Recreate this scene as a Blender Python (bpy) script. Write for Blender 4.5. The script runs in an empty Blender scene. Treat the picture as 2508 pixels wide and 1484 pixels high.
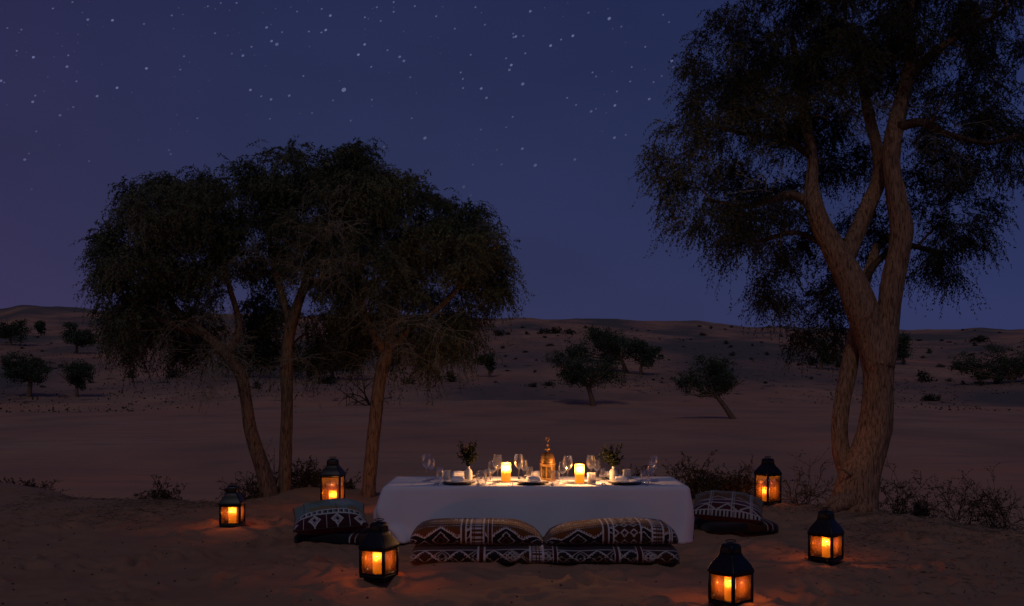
import bpy, math, random
import numpy as np
from mathutils import Vector

random.seed(7)
RNG = np.random.default_rng(7)
PI = math.pi
SC = bpy.context.scene
COL = SC.collection

# ------------------------------------------------------------------ camera
CAM_Z = 1.43
cam_data = bpy.data.cameras.new('camera')
cam = bpy.data.objects.new('camera', cam_data)
COL.objects.link(cam)
cam.location = (0, 0, CAM_Z)
cam.rotation_euler = (PI / 2, 0, 0)
cam_data.sensor_width = 36
cam_data.lens = 35.0
cam_data.shift_y = 0.0768
cam_data.clip_start = 0.05
cam_data.clip_end = 8000
SC.camera = cam

# ------------------------------------------------------------------ night sky
SUN_EL, SUN_AZ = math.radians(47), math.radians(-10)     # moon: behind the camera, a little to its left
world = bpy.data.worlds.new('World')
SC.world = world
world.use_nodes = True
nt = world.node_tree
nt.nodes.clear()
w_out = nt.nodes.new('ShaderNodeOutputWorld')
w_add = nt.nodes.new('ShaderNodeAddShader')
w_sky = nt.nodes.new('ShaderNodeTexSky')
w_sky.sky_type = 'NISHITA'
w_sky.sun_disc = False
w_sky.sun_elevation = SUN_EL
w_sky.sun_rotation = PI - SUN_AZ
w_bg = nt.nodes.new('ShaderNodeBackground')
w_bg.inputs['Strength'].default_value = 0.0011
nt.links.new(w_sky.outputs[0], w_bg.inputs['Color'])
# deep blue night air glow, a little violet towards the west (left)
w_tc = nt.nodes.new('ShaderNodeTexCoord')
w_sep = nt.nodes.new('ShaderNodeSeparateXYZ')
nt.links.new(w_tc.outputs['Generated'], w_sep.inputs[0])
w_ramp = nt.nodes.new('ShaderNodeValToRGB')
nt.links.new(w_sep.outputs['Z'], w_ramp.inputs['Fac'])
cr = w_ramp.color_ramp
cr.elements[0].position = 0.0
cr.elements[0].color = (0.0265, 0.0265, 0.0820, 1)
cr.elements[1].position = 1.0
cr.elements[1].color = (0.0110, 0.0150, 0.0560, 1)
for p_, c_ in ((0.10, (0.0235, 0.0260, 0.0800)), (0.22, (0.0195, 0.0245, 0.0760)), (0.40, (0.0150, 0.0200, 0.0680))):
    e_ = cr.elements.new(p_)
    e_.color = (*c_, 1)
w_map = nt.nodes.new('ShaderNodeMapRange')
w_map.inputs['From Min'].default_value = -0.22
w_map.inputs['From Max'].default_value = -0.75
nt.links.new(w_sep.outputs['X'], w_map.inputs['Value'])
w_mix = nt.nodes.new('ShaderNodeMix')
w_mix.data_type = 'RGBA'
w_mix.blend_type = 'MULTIPLY'
w_mix.inputs['B'].default_value = (1.75, 0.92, 1.0, 1)
nt.links.new(w_map.outputs[0], w_mix.inputs['Factor'])
nt.links.new(w_ramp.outputs[0], w_mix.inputs['A'])
w_map2 = nt.nodes.new('ShaderNodeMapRange')
w_map2.inputs['From Min'].default_value = -0.10
w_map2.inputs['From Max'].default_value = 0.55
nt.links.new(w_sep.outputs['X'], w_map2.inputs['Value'])
w_mix2 = nt.nodes.new('ShaderNodeMix')
w_mix2.data_type = 'RGBA'
w_mix2.blend_type = 'MULTIPLY'
w_mix2.inputs['B'].default_value = (0.82, 1.02, 1.22, 1)
nt.links.new(w_map2.outputs[0], w_mix2.inputs['Factor'])
nt.links.new(w_mix.outputs['Result'], w_mix2.inputs['A'])
w_bg2 = nt.nodes.new('ShaderNodeBackground')
w_bg2.inputs['Strength'].default_value = 1.0
w_nz = nt.nodes.new('ShaderNodeTexNoise')
w_nz.inputs['Scale'].default_value = 3.2
w_nz.inputs['Detail'].default_value = 5
w_mp = nt.nodes.new('ShaderNodeMapping')
w_mp.inputs['Scale'].default_value = (1, 1, 2.6)
nt.links.new(w_tc.outputs['Generated'], w_mp.inputs[0])
nt.links.new(w_mp.outputs[0], w_nz.inputs['Vector'])
w_nr = nt.nodes.new('ShaderNodeMapRange')
w_nr.inputs['From Min'].default_value = 0.3
w_nr.inputs['From Max'].default_value = 0.7
w_nr.inputs['To Min'].default_value = 0.90
w_nr.inputs['To Max'].default_value = 1.10
nt.links.new(w_nz.outputs['Fac'], w_nr.inputs['Value'])
nt.links.new(w_nr.outputs[0], w_bg2.inputs['Strength'])
nt.links.new(w_mix2.outputs['Result'], w_bg2.inputs['Color'])
nt.links.new(w_bg.outputs[0], w_add.inputs[0])
nt.links.new(w_bg2.outputs[0], w_add.inputs[1])
nt.links.new(w_add.outputs[0], w_out.inputs['Surface'])

sun_data = bpy.data.lights.new('moon', 'SUN')
sun = bpy.data.objects.new('moon', sun_data)
COL.objects.link(sun)
sun_data.energy = 0.212
sun_data.angle = math.radians(4)
sun_data.color = (1.0, 0.86, 0.76)
d_ = Vector((-math.sin(SUN_AZ) * math.cos(SUN_EL), math.cos(SUN_AZ) * math.cos(SUN_EL), -math.sin(SUN_EL)))
sun.rotation_euler = d_.to_track_quat('-Z', 'Y').to_euler()
sun.location = (8, -10, 15)

vs = SC.view_settings
vs.view_transform = 'Standard'
vs.look = 'None'
vs.exposure = 0.0
vs.gamma = 1.0
vs.use_curve_mapping = False
SC.render.engine = 'CYCLES'
cy = SC.cycles
cy.use_denoising = True
cy.max_bounces = 6
cy.diffuse_bounces = 3
cy.glossy_bounces = 4
cy.transmission_bounces = 6
cy.transparent_max_bounces = 40
cy.sample_clamp_indirect = 2.0
cy.caustics_reflective = False
cy.caustics_refractive = False
cy.use_light_tree = True

# ------------------------------------------------------------------ helpers
F = 2439.4          # focal length in pixels of the measuring grid
CX, HY = 1254.0, 934.6


def at(px, py, Y):
    return np.array([(px - CX) / F * Y, Y, CAM_Z + (HY - py) / F * Y])


def X_at(px, Y):
    return (px - CX) / F * Y


def hash2(ix, iy, seed):
    h = (ix.astype(np.int64) * 374761393 + iy.astype(np.int64) * 668265263 + seed * 1442695041) & 0xffffffff
    h = ((h ^ (h >> 13)) * 1274126177) & 0xffffffff
    h = h ^ (h >> 16)
    return (h & 0xffff) / 65535.0


def vnoise(x, y, seed=0):
    x = np.asarray(x, float); y = np.asarray(y, float)
    ix = np.floor(x); iy = np.floor(y)
    fx = x - ix; fy = y - iy
    ux = fx * fx * (3 - 2 * fx); uy = fy * fy * (3 - 2 * fy)
    a = hash2(ix, iy, seed); b = hash2(ix + 1, iy, seed)
    c = hash2(ix, iy + 1, seed); d = hash2(ix + 1, iy + 1, seed)
    return (a * (1 - ux) + b * ux) * (1 - uy) + (c * (1 - ux) + d * ux) * uy - 0.5


def fbm(x, y, seed=0, octs=4, gain=0.5):
    s = 0; a = 1.0
    for o in range(octs):
        s = s + a * vnoise(np.asarray(x) * 2 ** o, np.asarray(y) * 2 ** o, seed + 17 * o)
        a *= gain
    return s


def sstep(t):
    t = np.clip(t, 0, 1)
    return t * t * (3 - 2 * t)


def set_props(o, label=None, cat=None, group=None, kind=None):
    if label: o['label'] = label
    if cat: o['category'] = cat
    if group: o['group'] = group
    if kind: o['kind'] = kind
    return o


def make_mesh(name, V, faces, smooth=False, col=None):
    """faces: list of (M,k) int arrays; col: per-face rgb"""
    me = bpy.data.meshes.new(name)
    V = np.asarray(V, np.float32)
    me.vertices.add(len(V))
    me.vertices.foreach_set('co', V.ravel())
    faces = [np.asarray(f, np.int32) for f in faces if len(f)]
    idx = np.concatenate([f.ravel() for f in faces])
    tot = np.concatenate([np.full(len(f), f.shape[1], np.int32) for f in faces])
    start = np.concatenate([[0], np.cumsum(tot)[:-1]]).astype(np.int32)
    me.loops.add(len(idx))
    me.loops.foreach_set('vertex_index', idx)
    me.polygons.add(len(tot))
    me.polygons.foreach_set('loop_start', start)
    if smooth:
        me.polygons.foreach_set('use_smooth', np.ones(len(tot), bool))
    me.update(calc_edges=True)
    if col is not None:
        at_ = me.color_attributes.new('pattern', 'FLOAT_COLOR', 'CORNER')
        c4 = np.concatenate([np.asarray(col, np.float32), np.ones((len(col), 1), np.float32)], 1)
        at_.data.foreach_set('color', np.repeat(c4, tot, axis=0).ravel())
    return me


def link(name, me, mat, parent=None, loc=(0, 0, 0)):
    o = bpy.data.objects.new(name, me)
    COL.objects.link(o)
    if mat is not None and me is not None and len(me.materials) == 0:
        me.materials.append(mat)
    if parent is not None:
        o.parent = parent
    o.location = loc
    return o


def thing(name, label, cat, loc=(0, 0, 0), rz=0.0, group=None, kind=None):
    o = bpy.data.objects.new(name, None)
    COL.objects.link(o)
    o.empty_display_size = 0.1
    o.location = loc
    o.rotation_euler = (0, 0, rz)
    return set_props(o, label, cat, group, kind)


class MB:
    """collects vertices and faces of one mesh"""
    def __init__(s):
        s.V = []; s.F = {3: [], 4: []}; s.n = 0

    def add(s, V, *faces):
        V = np.asarray(V, float).reshape(-1, 3)
        for f in faces:
            f = np.asarray(f, np.int64)
            if len(f):
                s.F[f.shape[1]].append(f + s.n)
        s.V.append(V)
        s.n += len(V)
        return s

    def box(s, c, h, rz=0.0):
        c = np.asarray(c, float)
        v = np.array([[x, y, z] for z in (-1, 1) for y in (-1, 1) for x in (-1, 1)], float) * np.asarray(h, float)
        if rz:
            ca, sa = math.cos(rz), math.sin(rz)
            v = np.stack([v[:, 0] * ca - v[:, 1] * sa, v[:, 0] * sa + v[:, 1] * ca, v[:, 2]], 1)
        return s.add(v + c, [[0, 2, 3, 1], [4, 5, 7, 6], [0, 1, 5, 4], [2, 6, 7, 3], [0, 4, 6, 2], [1, 3, 7, 5]])

    def rings(s, R, closed=True, cap0=False, cap1=False):
        """R: (n,k,3) rings lofted together"""
        R = np.asarray(R, float)
        n, k = R.shape[:2]
        i = np.arange(n - 1)[:, None]; j = np.arange(k if closed else k - 1)[None, :]
        a = i * k + j; b = i * k + (j + 1) % k
        f = np.stack([a, b, b + k, a + k], -1).reshape(-1, 4)
        V = R.reshape(-1, 3)
        tri = []
        if cap0:
            V = np.vstack([V, R[0].mean(0)]); c = len(V) - 1
            tri += [[c, (q + 1) % k, q] for q in range(k)]
        if cap1:
            V = np.vstack([V, R[-1].mean(0)]); c = len(V) - 1
            o = (n - 1) * k
            tri += [[c, o + q, o + (q + 1) % k] for q in range(k)]
        return s.add(V, f, np.array(tri, int).reshape(-1, 3))

    def tube(s, P, R, sides=6, cap=True, twist=None):
        P = np.asarray(P, float); R = np.broadcast_to(np.asarray(R, float), (len(P),))
        T = np.gradient(P, axis=0)
        T /= np.linalg.norm(T, axis=1, keepdims=True) + 1e-12
        ref = np.array([0.0, 1.0, 0.0]) if abs(T[0][1]) < 0.8 else np.array([1.0, 0, 0])
        N = np.zeros_like(P)
        n0 = np.cross(T[0], ref); n0 /= np.linalg.norm(n0)
        for q in range(len(P)):
            n0 = n0 - T[q] * np.dot(n0, T[q])
            n0 /= np.linalg.norm(n0) + 1e-12
            N[q] = n0
        B = np.cross(T, N)
        a = np.arange(sides) / sides * 2 * PI
        ring = P[:, None] + R[:, None, None] * (N[:, None] * np.cos(a)[None, :, None] + B[:, None] * np.sin(a)[None, :, None])
        return s.rings(ring, True, cap, cap)

    def lathe(s, prof, seg=24, c=(0, 0, 0)):
        prof = np.asarray(prof, float)
        a = np.arange(seg) / seg * 2 * PI
        R = np.stack([prof[:, 0, None] * np.cos(a), prof[:, 0, None] * np.sin(a), np.broadcast_to(prof[:, 1, None], (len(prof), seg))], -1)
        return s.rings(R + np.asarray(c, float))

    def mesh(s, name, smooth=False, col=None):
        V = np.vstack(s.V)
        return make_mesh(name, V, [np.vstack(f) for f in (s.F[3], s.F[4]) if f], smooth, col)

    def build(s, name, mat, parent=None, smooth=False, loc=(0, 0, 0)):
        return link(name, s.mesh(name, smooth), mat, parent, loc)


def smooth_path(P, n):
    """Catmull-Rom resample of control rows (any columns)"""
    P = np.asarray(P, float)
    d = np.linalg.norm(np.diff(P[:, :3], axis=0), axis=1)
    t = np.concatenate([[0], np.cumsum(d)])
    Q = np.vstack([2 * P[0] - P[1], P, 2 * P[-1] - P[-2]])
    out = []
    for u in np.linspace(0, t[-1], n):
        i = min(np.searchsorted(t, u, side='right') - 1, len(P) - 2)
        w = (u - t[i]) / (t[i + 1] - t[i] + 1e-12)
        p0, p1, p2, p3 = Q[i], Q[i + 1], Q[i + 2], Q[i + 3]
        out.append(0.5 * (2 * p1 + (p2 - p0) * w + (2 * p0 - 5 * p1 + 4 * p2 - p3) * w * w + (3 * p1 - p0 - 3 * p2 + p3) * w ** 3))
    return np.array(out)


# ------------------------------------------------------------------ materials
MATS = {}


def mat(name, color=(0.5, 0.5, 0.5), rough=0.6, metal=0.0, emit=None, noise=None, bump=None, spec=0.3, attr=None, sheen=0.0, translucent=None):
    m = bpy.data.materials.new(name)
    m.use_nodes = True
    t = m.node_tree
    b = t.nodes['Principled BSDF']
    b.inputs['Base Color'].default_value = (*color, 1)
    b.inputs['Roughness'].default_value = rough
    b.inputs['Metallic'].default_value = metal
    b.inputs['Specular IOR Level'].default_value = spec
    if sheen:
        b.inputs['Sheen Weight'].default_value = sheen
    tc = t.nodes.new('ShaderNodeTexCoord')
    if noise:     # (scale, colour B, detail)  mixes towards a second colour
        n = t.nodes.new('ShaderNodeTexNoise')
        n.inputs['Scale'].default_value = noise[0]
        n.inputs['Detail'].default_value = noise[2] if len(noise) > 2 else 4
        mp = t.nodes.new('ShaderNodeMapping')
        mp.inputs['Scale'].default_value = noise[3] if len(noise) > 3 else (1, 1, 1)
        t.links.new(tc.outputs['Object'], mp.inputs[0])
        t.links.new(mp.outputs[0], n.inputs['Vector'])
        r = t.nodes.new('ShaderNodeMapRange')
        r.inputs['From Min'].default_value = 0.35
        r.inputs['From Max'].default_value = 0.65
        t.links.new(n.outputs['Fac'], r.inputs['Value'])
        mx = t.nodes.new('ShaderNodeMix')
        mx.data_type = 'RGBA'
        mx.inputs['A'].default_value = (*color, 1)
        mx.inputs['B'].default_value = (*noise[1], 1)
        t.links.new(r.outputs[0], mx.inputs['Factor'])
        t.links.new(mx.outputs['Result'], b.inputs['Base Color'])
    if attr:
        a = t.nodes.new('ShaderNodeAttribute')
        a.attribute_name = attr
        t.links.new(a.outputs['Color'], b.inputs['Base Color'])
    if bump:      # (scale, strength, distance, mapping scale)
        n = t.nodes.new('ShaderNodeTexNoise')
        n.inputs['Scale'].default_value = bump[0]
        n.inputs['Detail'].default_value = 5
        mp = t.nodes.new('ShaderNodeMapping')
        mp.inputs['Scale'].default_value = bump[3] if len(bump) > 3 else (1, 1, 1)
        t.links.new(tc.outputs['Object'], mp.inputs[0])
        t.links.new(mp.outputs[0], n.inputs['Vector'])
        bp = t.nodes.new('ShaderNodeBump')
        bp.inputs['Strength'].default_value = bump[1]
        bp.inputs['Distance'].default_value = bump[2]
        t.links.new(n.outputs['Fac'], bp.inputs['Height'])
        t.links.new(bp.outputs[0], b.inputs['Normal'])
    if emit:
        b.inputs['Emission Color'].default_value = (*emit[0], 1)
        b.inputs['Emission Strength'].default_value = emit[1]
    if translucent:
        tr = t.nodes.new('ShaderNodeBsdfTranslucent')
        tr.inputs['Color'].default_value = (*translucent[0], 1)
        ms = t.nodes.new('ShaderNodeMixShader')
        ms.inputs[0].default_value = translucent[1]
        t.links.new(b.outputs[0], ms.inputs[1])
        t.links.new(tr.outputs[0], ms.inputs[2])
        t.links.new(ms.outputs[0], t.nodes['Material Output'].inputs['Surface'])
    MATS[name] = m
    return m


def glass_mat(name, tint=(1, 1, 1), base=0.04, edge=0.75, rough=0.03, power=3.0, haze=0.0, hazecol=(0.8, 0.8, 0.8)):
    """thin clear glass: transparent in the middle, reflective towards the rim"""
    m = bpy.data.materials.new(name)
    m.use_nodes = True
    t = m.node_tree
    t.nodes.clear()
    out = t.nodes.new('ShaderNodeOutputMaterial')
    tr = t.nodes.new('ShaderNodeBsdfTransparent')
    tr.inputs['Color'].default_value = (*tint, 1)
    gl = t.nodes.new('ShaderNodeBsdfGlossy')
    gl.inputs['Roughness'].default_value = rough
    gl.inputs['Color'].default_value = (0.95, 0.95, 0.95, 1)
    lw = t.nodes.new('ShaderNodeLayerWeight')
    lw.inputs['Blend'].default_value = 0.5
    pw = t.nodes.new('ShaderNodeMath'); pw.operation = 'POWER'
    pw.inputs[1].default_value = power
    t.links.new(lw.outputs['Facing'], pw.inputs[0])
    mr = t.nodes.new('ShaderNodeMapRange')
    mr.inputs['To Min'].default_value = base
    mr.inputs['To Max'].default_value = edge
    t.links.new(pw.outputs[0], mr.inputs['Value'])
    ms = t.nodes.new('ShaderNodeMixShader')
    t.links.new(mr.outputs[0], ms.inputs[0])
    t.links.new(tr.outputs[0], ms.inputs[1])
    t.links.new(gl.outputs[0], ms.inputs[2])
    last = ms
    if haze:
        df = t.nodes.new('ShaderNodeBsdfDiffuse')
        df.inputs['Color'].default_value = (*hazecol, 1)
        tl = t.nodes.new('ShaderNodeBsdfTranslucent')
        tl.inputs['Color'].default_value = (*hazecol, 1)
        m2 = t.nodes.new('ShaderNodeMixShader'); m2.inputs[0].default_value = 0.5
        t.links.new(df.outputs[0], m2.inputs[1]); t.links.new(tl.outputs[0], m2.inputs[2])
        m3 = t.nodes.new('ShaderNodeMixShader'); m3.inputs[0].default_value = haze
        t.links.new(ms.outputs[0], m3.inputs[1]); t.links.new(m2.outputs[0], m3.inputs[2])
        last = m3
    t.links.new(last.outputs[0], out.inputs['Surface'])
    MATS[name] = m
    return m


def wax_mat(name, gain=1.0):
    """glowing wax: the flame shines through the upper part of the candle"""
    m = mat(name, (0.42, 0.13, 0.015), 0.55)
    t = m.node_tree
    b = t.nodes['Principled BSDF']
    tc = t.nodes.new('ShaderNodeTexCoord')
    sp = t.nodes.new('ShaderNodeSeparateXYZ')
    t.links.new(tc.outputs['Generated'], sp.inputs[0])
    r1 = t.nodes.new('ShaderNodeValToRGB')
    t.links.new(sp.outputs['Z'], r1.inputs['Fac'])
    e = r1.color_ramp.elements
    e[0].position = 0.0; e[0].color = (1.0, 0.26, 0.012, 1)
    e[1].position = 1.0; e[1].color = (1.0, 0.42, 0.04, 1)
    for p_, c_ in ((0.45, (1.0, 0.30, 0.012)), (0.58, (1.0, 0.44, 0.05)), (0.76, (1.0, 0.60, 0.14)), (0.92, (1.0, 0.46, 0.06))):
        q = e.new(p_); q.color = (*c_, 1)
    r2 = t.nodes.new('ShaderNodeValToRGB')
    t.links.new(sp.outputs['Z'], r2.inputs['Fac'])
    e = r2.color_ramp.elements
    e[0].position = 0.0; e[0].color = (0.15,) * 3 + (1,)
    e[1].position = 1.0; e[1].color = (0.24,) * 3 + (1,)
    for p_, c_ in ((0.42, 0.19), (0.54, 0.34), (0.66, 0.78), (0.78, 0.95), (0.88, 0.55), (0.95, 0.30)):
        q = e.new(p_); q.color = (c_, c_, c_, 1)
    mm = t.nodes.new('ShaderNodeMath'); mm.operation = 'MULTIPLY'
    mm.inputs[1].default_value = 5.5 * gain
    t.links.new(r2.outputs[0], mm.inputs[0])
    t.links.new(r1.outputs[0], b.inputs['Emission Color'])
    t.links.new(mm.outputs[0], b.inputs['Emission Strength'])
    tr = t.nodes.new('ShaderNodeBsdfTransparent'); tr.inputs['Color'].default_value = (1.0, 0.78, 0.50, 1)
    ms = t.nodes.new('ShaderNodeMixShader')
    tr_r = t.nodes.new('ShaderNodeMapRange'); tr_r.inputs['From Min'].default_value = 0.46; tr_r.inputs['From Max'].default_value = 0.60; tr_r.inputs['To Max'].default_value = 0.45
    t.links.new(sp.outputs['Z'], tr_r.inputs['Value']); t.links.new(tr_r.outputs[0], ms.inputs[0])
    t.links.new(b.outputs[0], ms.inputs[1]); t.links.new(tr.outputs[0], ms.inputs[2])
    t.links.new(ms.outputs[0], t.nodes['Material Output'].inputs['Surface'])
    return m


def sand_mat(name, bump_near, scrub_darkened=False):
    m = bpy.data.materials.new(name)
    m.use_nodes = True
    t = m.node_tree
    b = t.nodes['Principled BSDF']
    b.inputs['Roughness'].default_value = 0.95
    b.inputs['Specular IOR Level'].default_value = 0.1
    geo = t.nodes.new('ShaderNodeNewGeometry')

    def nz(scale, detail=4, sc=(1, 1, 1)):
        mp = t.nodes.new('ShaderNodeMapping'); mp.inputs['Scale'].default_value = sc
        t.links.new(geo.outputs['Position'], mp.inputs[0])
        n = t.nodes.new('ShaderNodeTexNoise')
        n.inputs['Scale'].default_value = scale; n.inputs['Detail'].default_value = detail
        t.links.new(mp.outputs[0], n.inputs['Vector'])
        return n

    def mixc(fac, a, bcol, lo=0.35, hi=0.65):
        r = t.nodes.new('ShaderNodeMapRange')
        r.inputs['From Min'].default_value = lo; r.inputs['From Max'].default_value = hi
        t.links.new(fac, r.inputs['Value'])
        mx = t.nodes.new('ShaderNodeMix'); mx.data_type = 'RGBA'
        if isinstance(a, tuple): mx.inputs['A'].default_value = (*a, 1)
        else: t.links.new(a, mx.inputs['A'])
        mx.inputs['B'].default_value = (*bcol, 1)
        t.links.new(r.outputs[0], mx.inputs['Factor'])
        return mx.outputs['Result']
    big = nz(0.055, 3)
    c = mixc(big.outputs['Fac'], (0.300, 0.168, 0.104), (0.335, 0.207, 0.136)) if bump_near else mixc(big.outputs['Fac'], (0.53, 0.245, 0.145), (0.49, 0.290, 0.180))
    if bump_near:
        mid = nz(1.1, 4, (0.6, 1.4, 1))
        c = mixc(mid.outputs['Fac'], c, (0.26, 0.143, 0.09), 0.48, 0.74)
        fine = nz(26, 3)
        c = mixc(fine.outputs['Fac'], c, (0.28, 0.17, 0.115), 0.56, 0.72)
        deb = nz(55, 2)
        c = mixc(deb.outputs['Fac'], c, (0.06, 0.04, 0.03), 0.74, 0.78)
        n1 = nz(9, 6)
        n2 = nz(90, 3)
        bp1 = t.nodes.new('ShaderNodeBump'); bp1.inputs['Strength'].default_value = 0.5; bp1.inputs['Distance'].default_value = 0.03
        t.links.new(n1.outputs['Fac'], bp1.inputs['Height'])
        bp2 = t.nodes.new('ShaderNodeBump'); bp2.inputs['Strength'].default_value = 0.35; bp2.inputs['Distance'].default_value = 0.006
        t.links.new(n2.outputs['Fac'], bp2.inputs['Height'])
        t.links.new(bp1.outputs[0], bp2.inputs['Normal'])
        t.links.new(bp2.outputs[0], b.inputs['Normal'])
    else:
        mid = nz(0.16, 5, (1, 0.5, 1))
        c = mixc(mid.outputs['Fac'], c, (0.35, 0.20, 0.13), 0.42, 0.68)
        st_ = nz(0.9, 4, (0.22, 1.0, 1))
        c = mixc(st_.outputs['Fac'], c, (0.38, 0.215, 0.14), 0.5, 0.72)
        if scrub_darkened:  # scrub patches, with the slopes' night darkening put into their colour
            pt = nz(0.03, 5, (1, 0.45, 1))
            c = mixc(pt.outputs['Fac'], c, (0.15, 0.125, 0.105), 0.40, 0.60)
            sp_ = nz(0.5, 3, (1, 0.5, 1))
            c = mixc(sp_.outputs['Fac'], c, (0.10, 0.075, 0.06), 0.6, 0.7)
        n1 = nz(0.9, 6, (1, 0.6, 1))
        bp1 = t.nodes.new('ShaderNodeBump'); bp1.inputs['Strength'].default_value = 0.4; bp1.inputs['Distance'].default_value = 0.25
        t.links.new(n1.outputs['Fac'], bp1.inputs['Height'])
        t.links.new(bp1.outputs[0], b.inputs['Normal'])
    t.links.new(c, b.inputs['Base Color'])
    MATS[name] = m
    return m


def bark_mat(name, c1, c2, dark):
    m = mat(name, c1, 0.95, spec=0.1)
    t = m.node_tree
    b = t.nodes['Principled BSDF']
    tc = t.nodes.new('ShaderNodeTexCoord')
    mp = t.nodes.new('ShaderNodeMapping'); mp.inputs['Scale'].default_value = (1, 1, 0.16)
    t.links.new(tc.outputs['Object'], mp.inputs[0])
    n = t.nodes.new('ShaderNodeTexNoise'); n.inputs['Scale'].default_value = 62; n.inputs['Detail'].default_value = 6
    n.inputs['Distortion'].default_value = 0.6
    t.links.new(mp.outputs[0], n.inputs['Vector'])
    r = t.nodes.new('ShaderNodeValToRGB')
    t.links.new(n.outputs['Fac'], r.inputs['Fac'])
    e = r.color_ramp.elements
    e[0].position = 0.34; e[0].color = (*dark, 1)
    e[1].position = 0.68; e[1].color = (*c2, 1)
    q = e.new(0.47); q.color = (*c1, 1)
    t.links.new(r.outputs[0], b.inputs['Base Color'])
    bp = t.nodes.new('ShaderNodeBump'); bp.inputs['Strength'].default_value = 0.9; bp.inputs['Distance'].default_value = 0.025
    t.links.new(n.outputs['Fac'], bp.inputs['Height'])
    t.links.new(bp.outputs[0], b.inputs['Normal'])
    return m


sand_near = sand_mat('sand_footprinted', True)
sand_far = sand_mat('sand_far', False)
sand_dune = sand_mat('sand_dune_scrub_darkened', False, True)
bark_big = bark_mat('bark_tan', (0.29, 0.165, 0.100), (0.42, 0.250, 0.155), (0.10, 0.055, 0.034))
bark_limb = bark_mat('bark_crown_shade', (0.10, 0.06, 0.04), (0.15, 0.09, 0.06), (0.045, 0.026, 0.018))  # small limbs: the crown's shade put into a darker bark colour
bark_left = bark_mat('bark_grey_brown', (0.185, 0.120, 0.076), (0.27, 0.180, 0.115), (0.055, 0.035, 0.023))
twig_m = mat('twig_brown', (0.085, 0.058, 0.038), 0.9, spec=0.1)
dead_twig_m = mat('dead_twig_grey', (0.23, 0.205, 0.155), 0.9, spec=0.1)
leaf_left = mat('leaf_olive', (0.062, 0.073, 0.036), 0.7, noise=(0.9, (0.165, 0.175, 0.105)), spec=0.15, translucent=((0.05, 0.06, 0.02), 0.25))
leaf_big = mat('leaf_dark', (0.030, 0.030, 0.017), 0.75, noise=(1.5, (0.046, 0.044, 0.025)), spec=0.12)
leaf_mid = mat('leaf_deep_green', (0.042, 0.066, 0.038), 0.8, noise=(0.6, (0.078, 0.105, 0.058)), spec=0.1)
leaf_bush = mat('leaf_dry_green', (0.040, 0.036, 0.022), 0.8, noise=(4, (0.065, 0.055, 0.035)), spec=0.1)
shrub_m = mat('shrub_dark', (0.034, 0.036, 0.026), 0.9, noise=(0.8, (0.06, 0.06, 0.042)), spec=0.05)
litter_m = mat('straw_litter', (0.25, 0.20, 0.15), 0.9, noise=(20, (0.11, 0.08, 0.06)), spec=0.1)
cloth_m = mat('white_linen', (0.65, 0.67, 0.76), 0.85, noise=(1.2, (0.61, 0.63, 0.72)), bump=(260, 0.15, 0.002), sheen=0.1)
napkin_m = mat('napkin_linen', (0.82, 0.81, 0.83), 0.85, noise=(5, (0.78, 0.77, 0.8)), bump=(300, 0.2, 0.002))
black_metal = mat('black_iron', (0.016, 0.017, 0.021), 0.42, 0.7, noise=(14, (0.024, 0.025, 0.03)), bump=(40, 0.12, 0.003), spec=0.4)
brass = mat('aged_brass', (0.30, 0.165, 0.055), 0.5, 0.75, noise=(30, (0.17, 0.09, 0.03)), bump=(90, 0.3, 0.003))
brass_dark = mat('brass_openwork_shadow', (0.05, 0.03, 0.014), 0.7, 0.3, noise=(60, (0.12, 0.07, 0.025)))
pane_m = glass_mat('lantern_pane', (0.88, 0.76, 0.58), 0.15, 0.8, 0.05, 3.0, haze=0.06, hazecol=(0.85, 0.50, 0.22))  # candle glow on the panes put into the orange tint and haze
glass_m = glass_mat('clear_glass', (0.98, 0.98, 0.99), 0.07, 0.9, 0.05, 1.7, haze=0.006, hazecol=(0.9, 0.9, 0.95))
frost_m = glass_mat('frosted_glass', (0.9, 0.9, 0.92), 0.05, 0.4, 0.3, 2.0, haze=0.55, hazecol=(0.85, 0.8, 0.78))
porcelain = mat('porcelain', (0.78, 0.77, 0.76), 0.25, noise=(6, (0.74, 0.73, 0.73)), spec=0.5)
slate_m = mat('slate_glaze', (0.03, 0.028, 0.03), 0.4, noise=(12, (0.05, 0.045, 0.045)), spec=0.4)
steel_m = mat('polished_steel', (0.62, 0.60, 0.58), 0.25, 1.0, noise=(20, (0.55, 0.53, 0.5)))
ceramic = mat('matte_ceramic', (0.50, 0.49, 0.48), 0.6, noise=(9, (0.44, 0.43, 0.43)), bump=(60, 0.1, 0.002))
flower_m = mat('orange_petal', (0.75, 0.32, 0.08), 0.7, noise=(40, (0.8, 0.45, 0.16)))
posy_leaf = mat('posy_leaf', (0.013, 0.018, 0.009), 0.8, noise=(15, (0.022, 0.028, 0.013)), spec=0.1)
woven = mat('woven_wool', (0.3, 0.2, 0.1), 0.95, attr='pattern', spec=0.05, bump=(160, 0.35, 0.004), sheen=0.15)
wood_m = mat('table_wood', (0.22, 0.13, 0.07), 0.6, noise=(6, (0.15, 0.085, 0.045), 5, (1, 8, 8)))
wick_m = mat('wick', (0.03, 0.02, 0.015), 0.9, noise=(50, (0.05, 0.03, 0.02)))
wax_lit = wax_mat('wax_glowing', 1.0)


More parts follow.
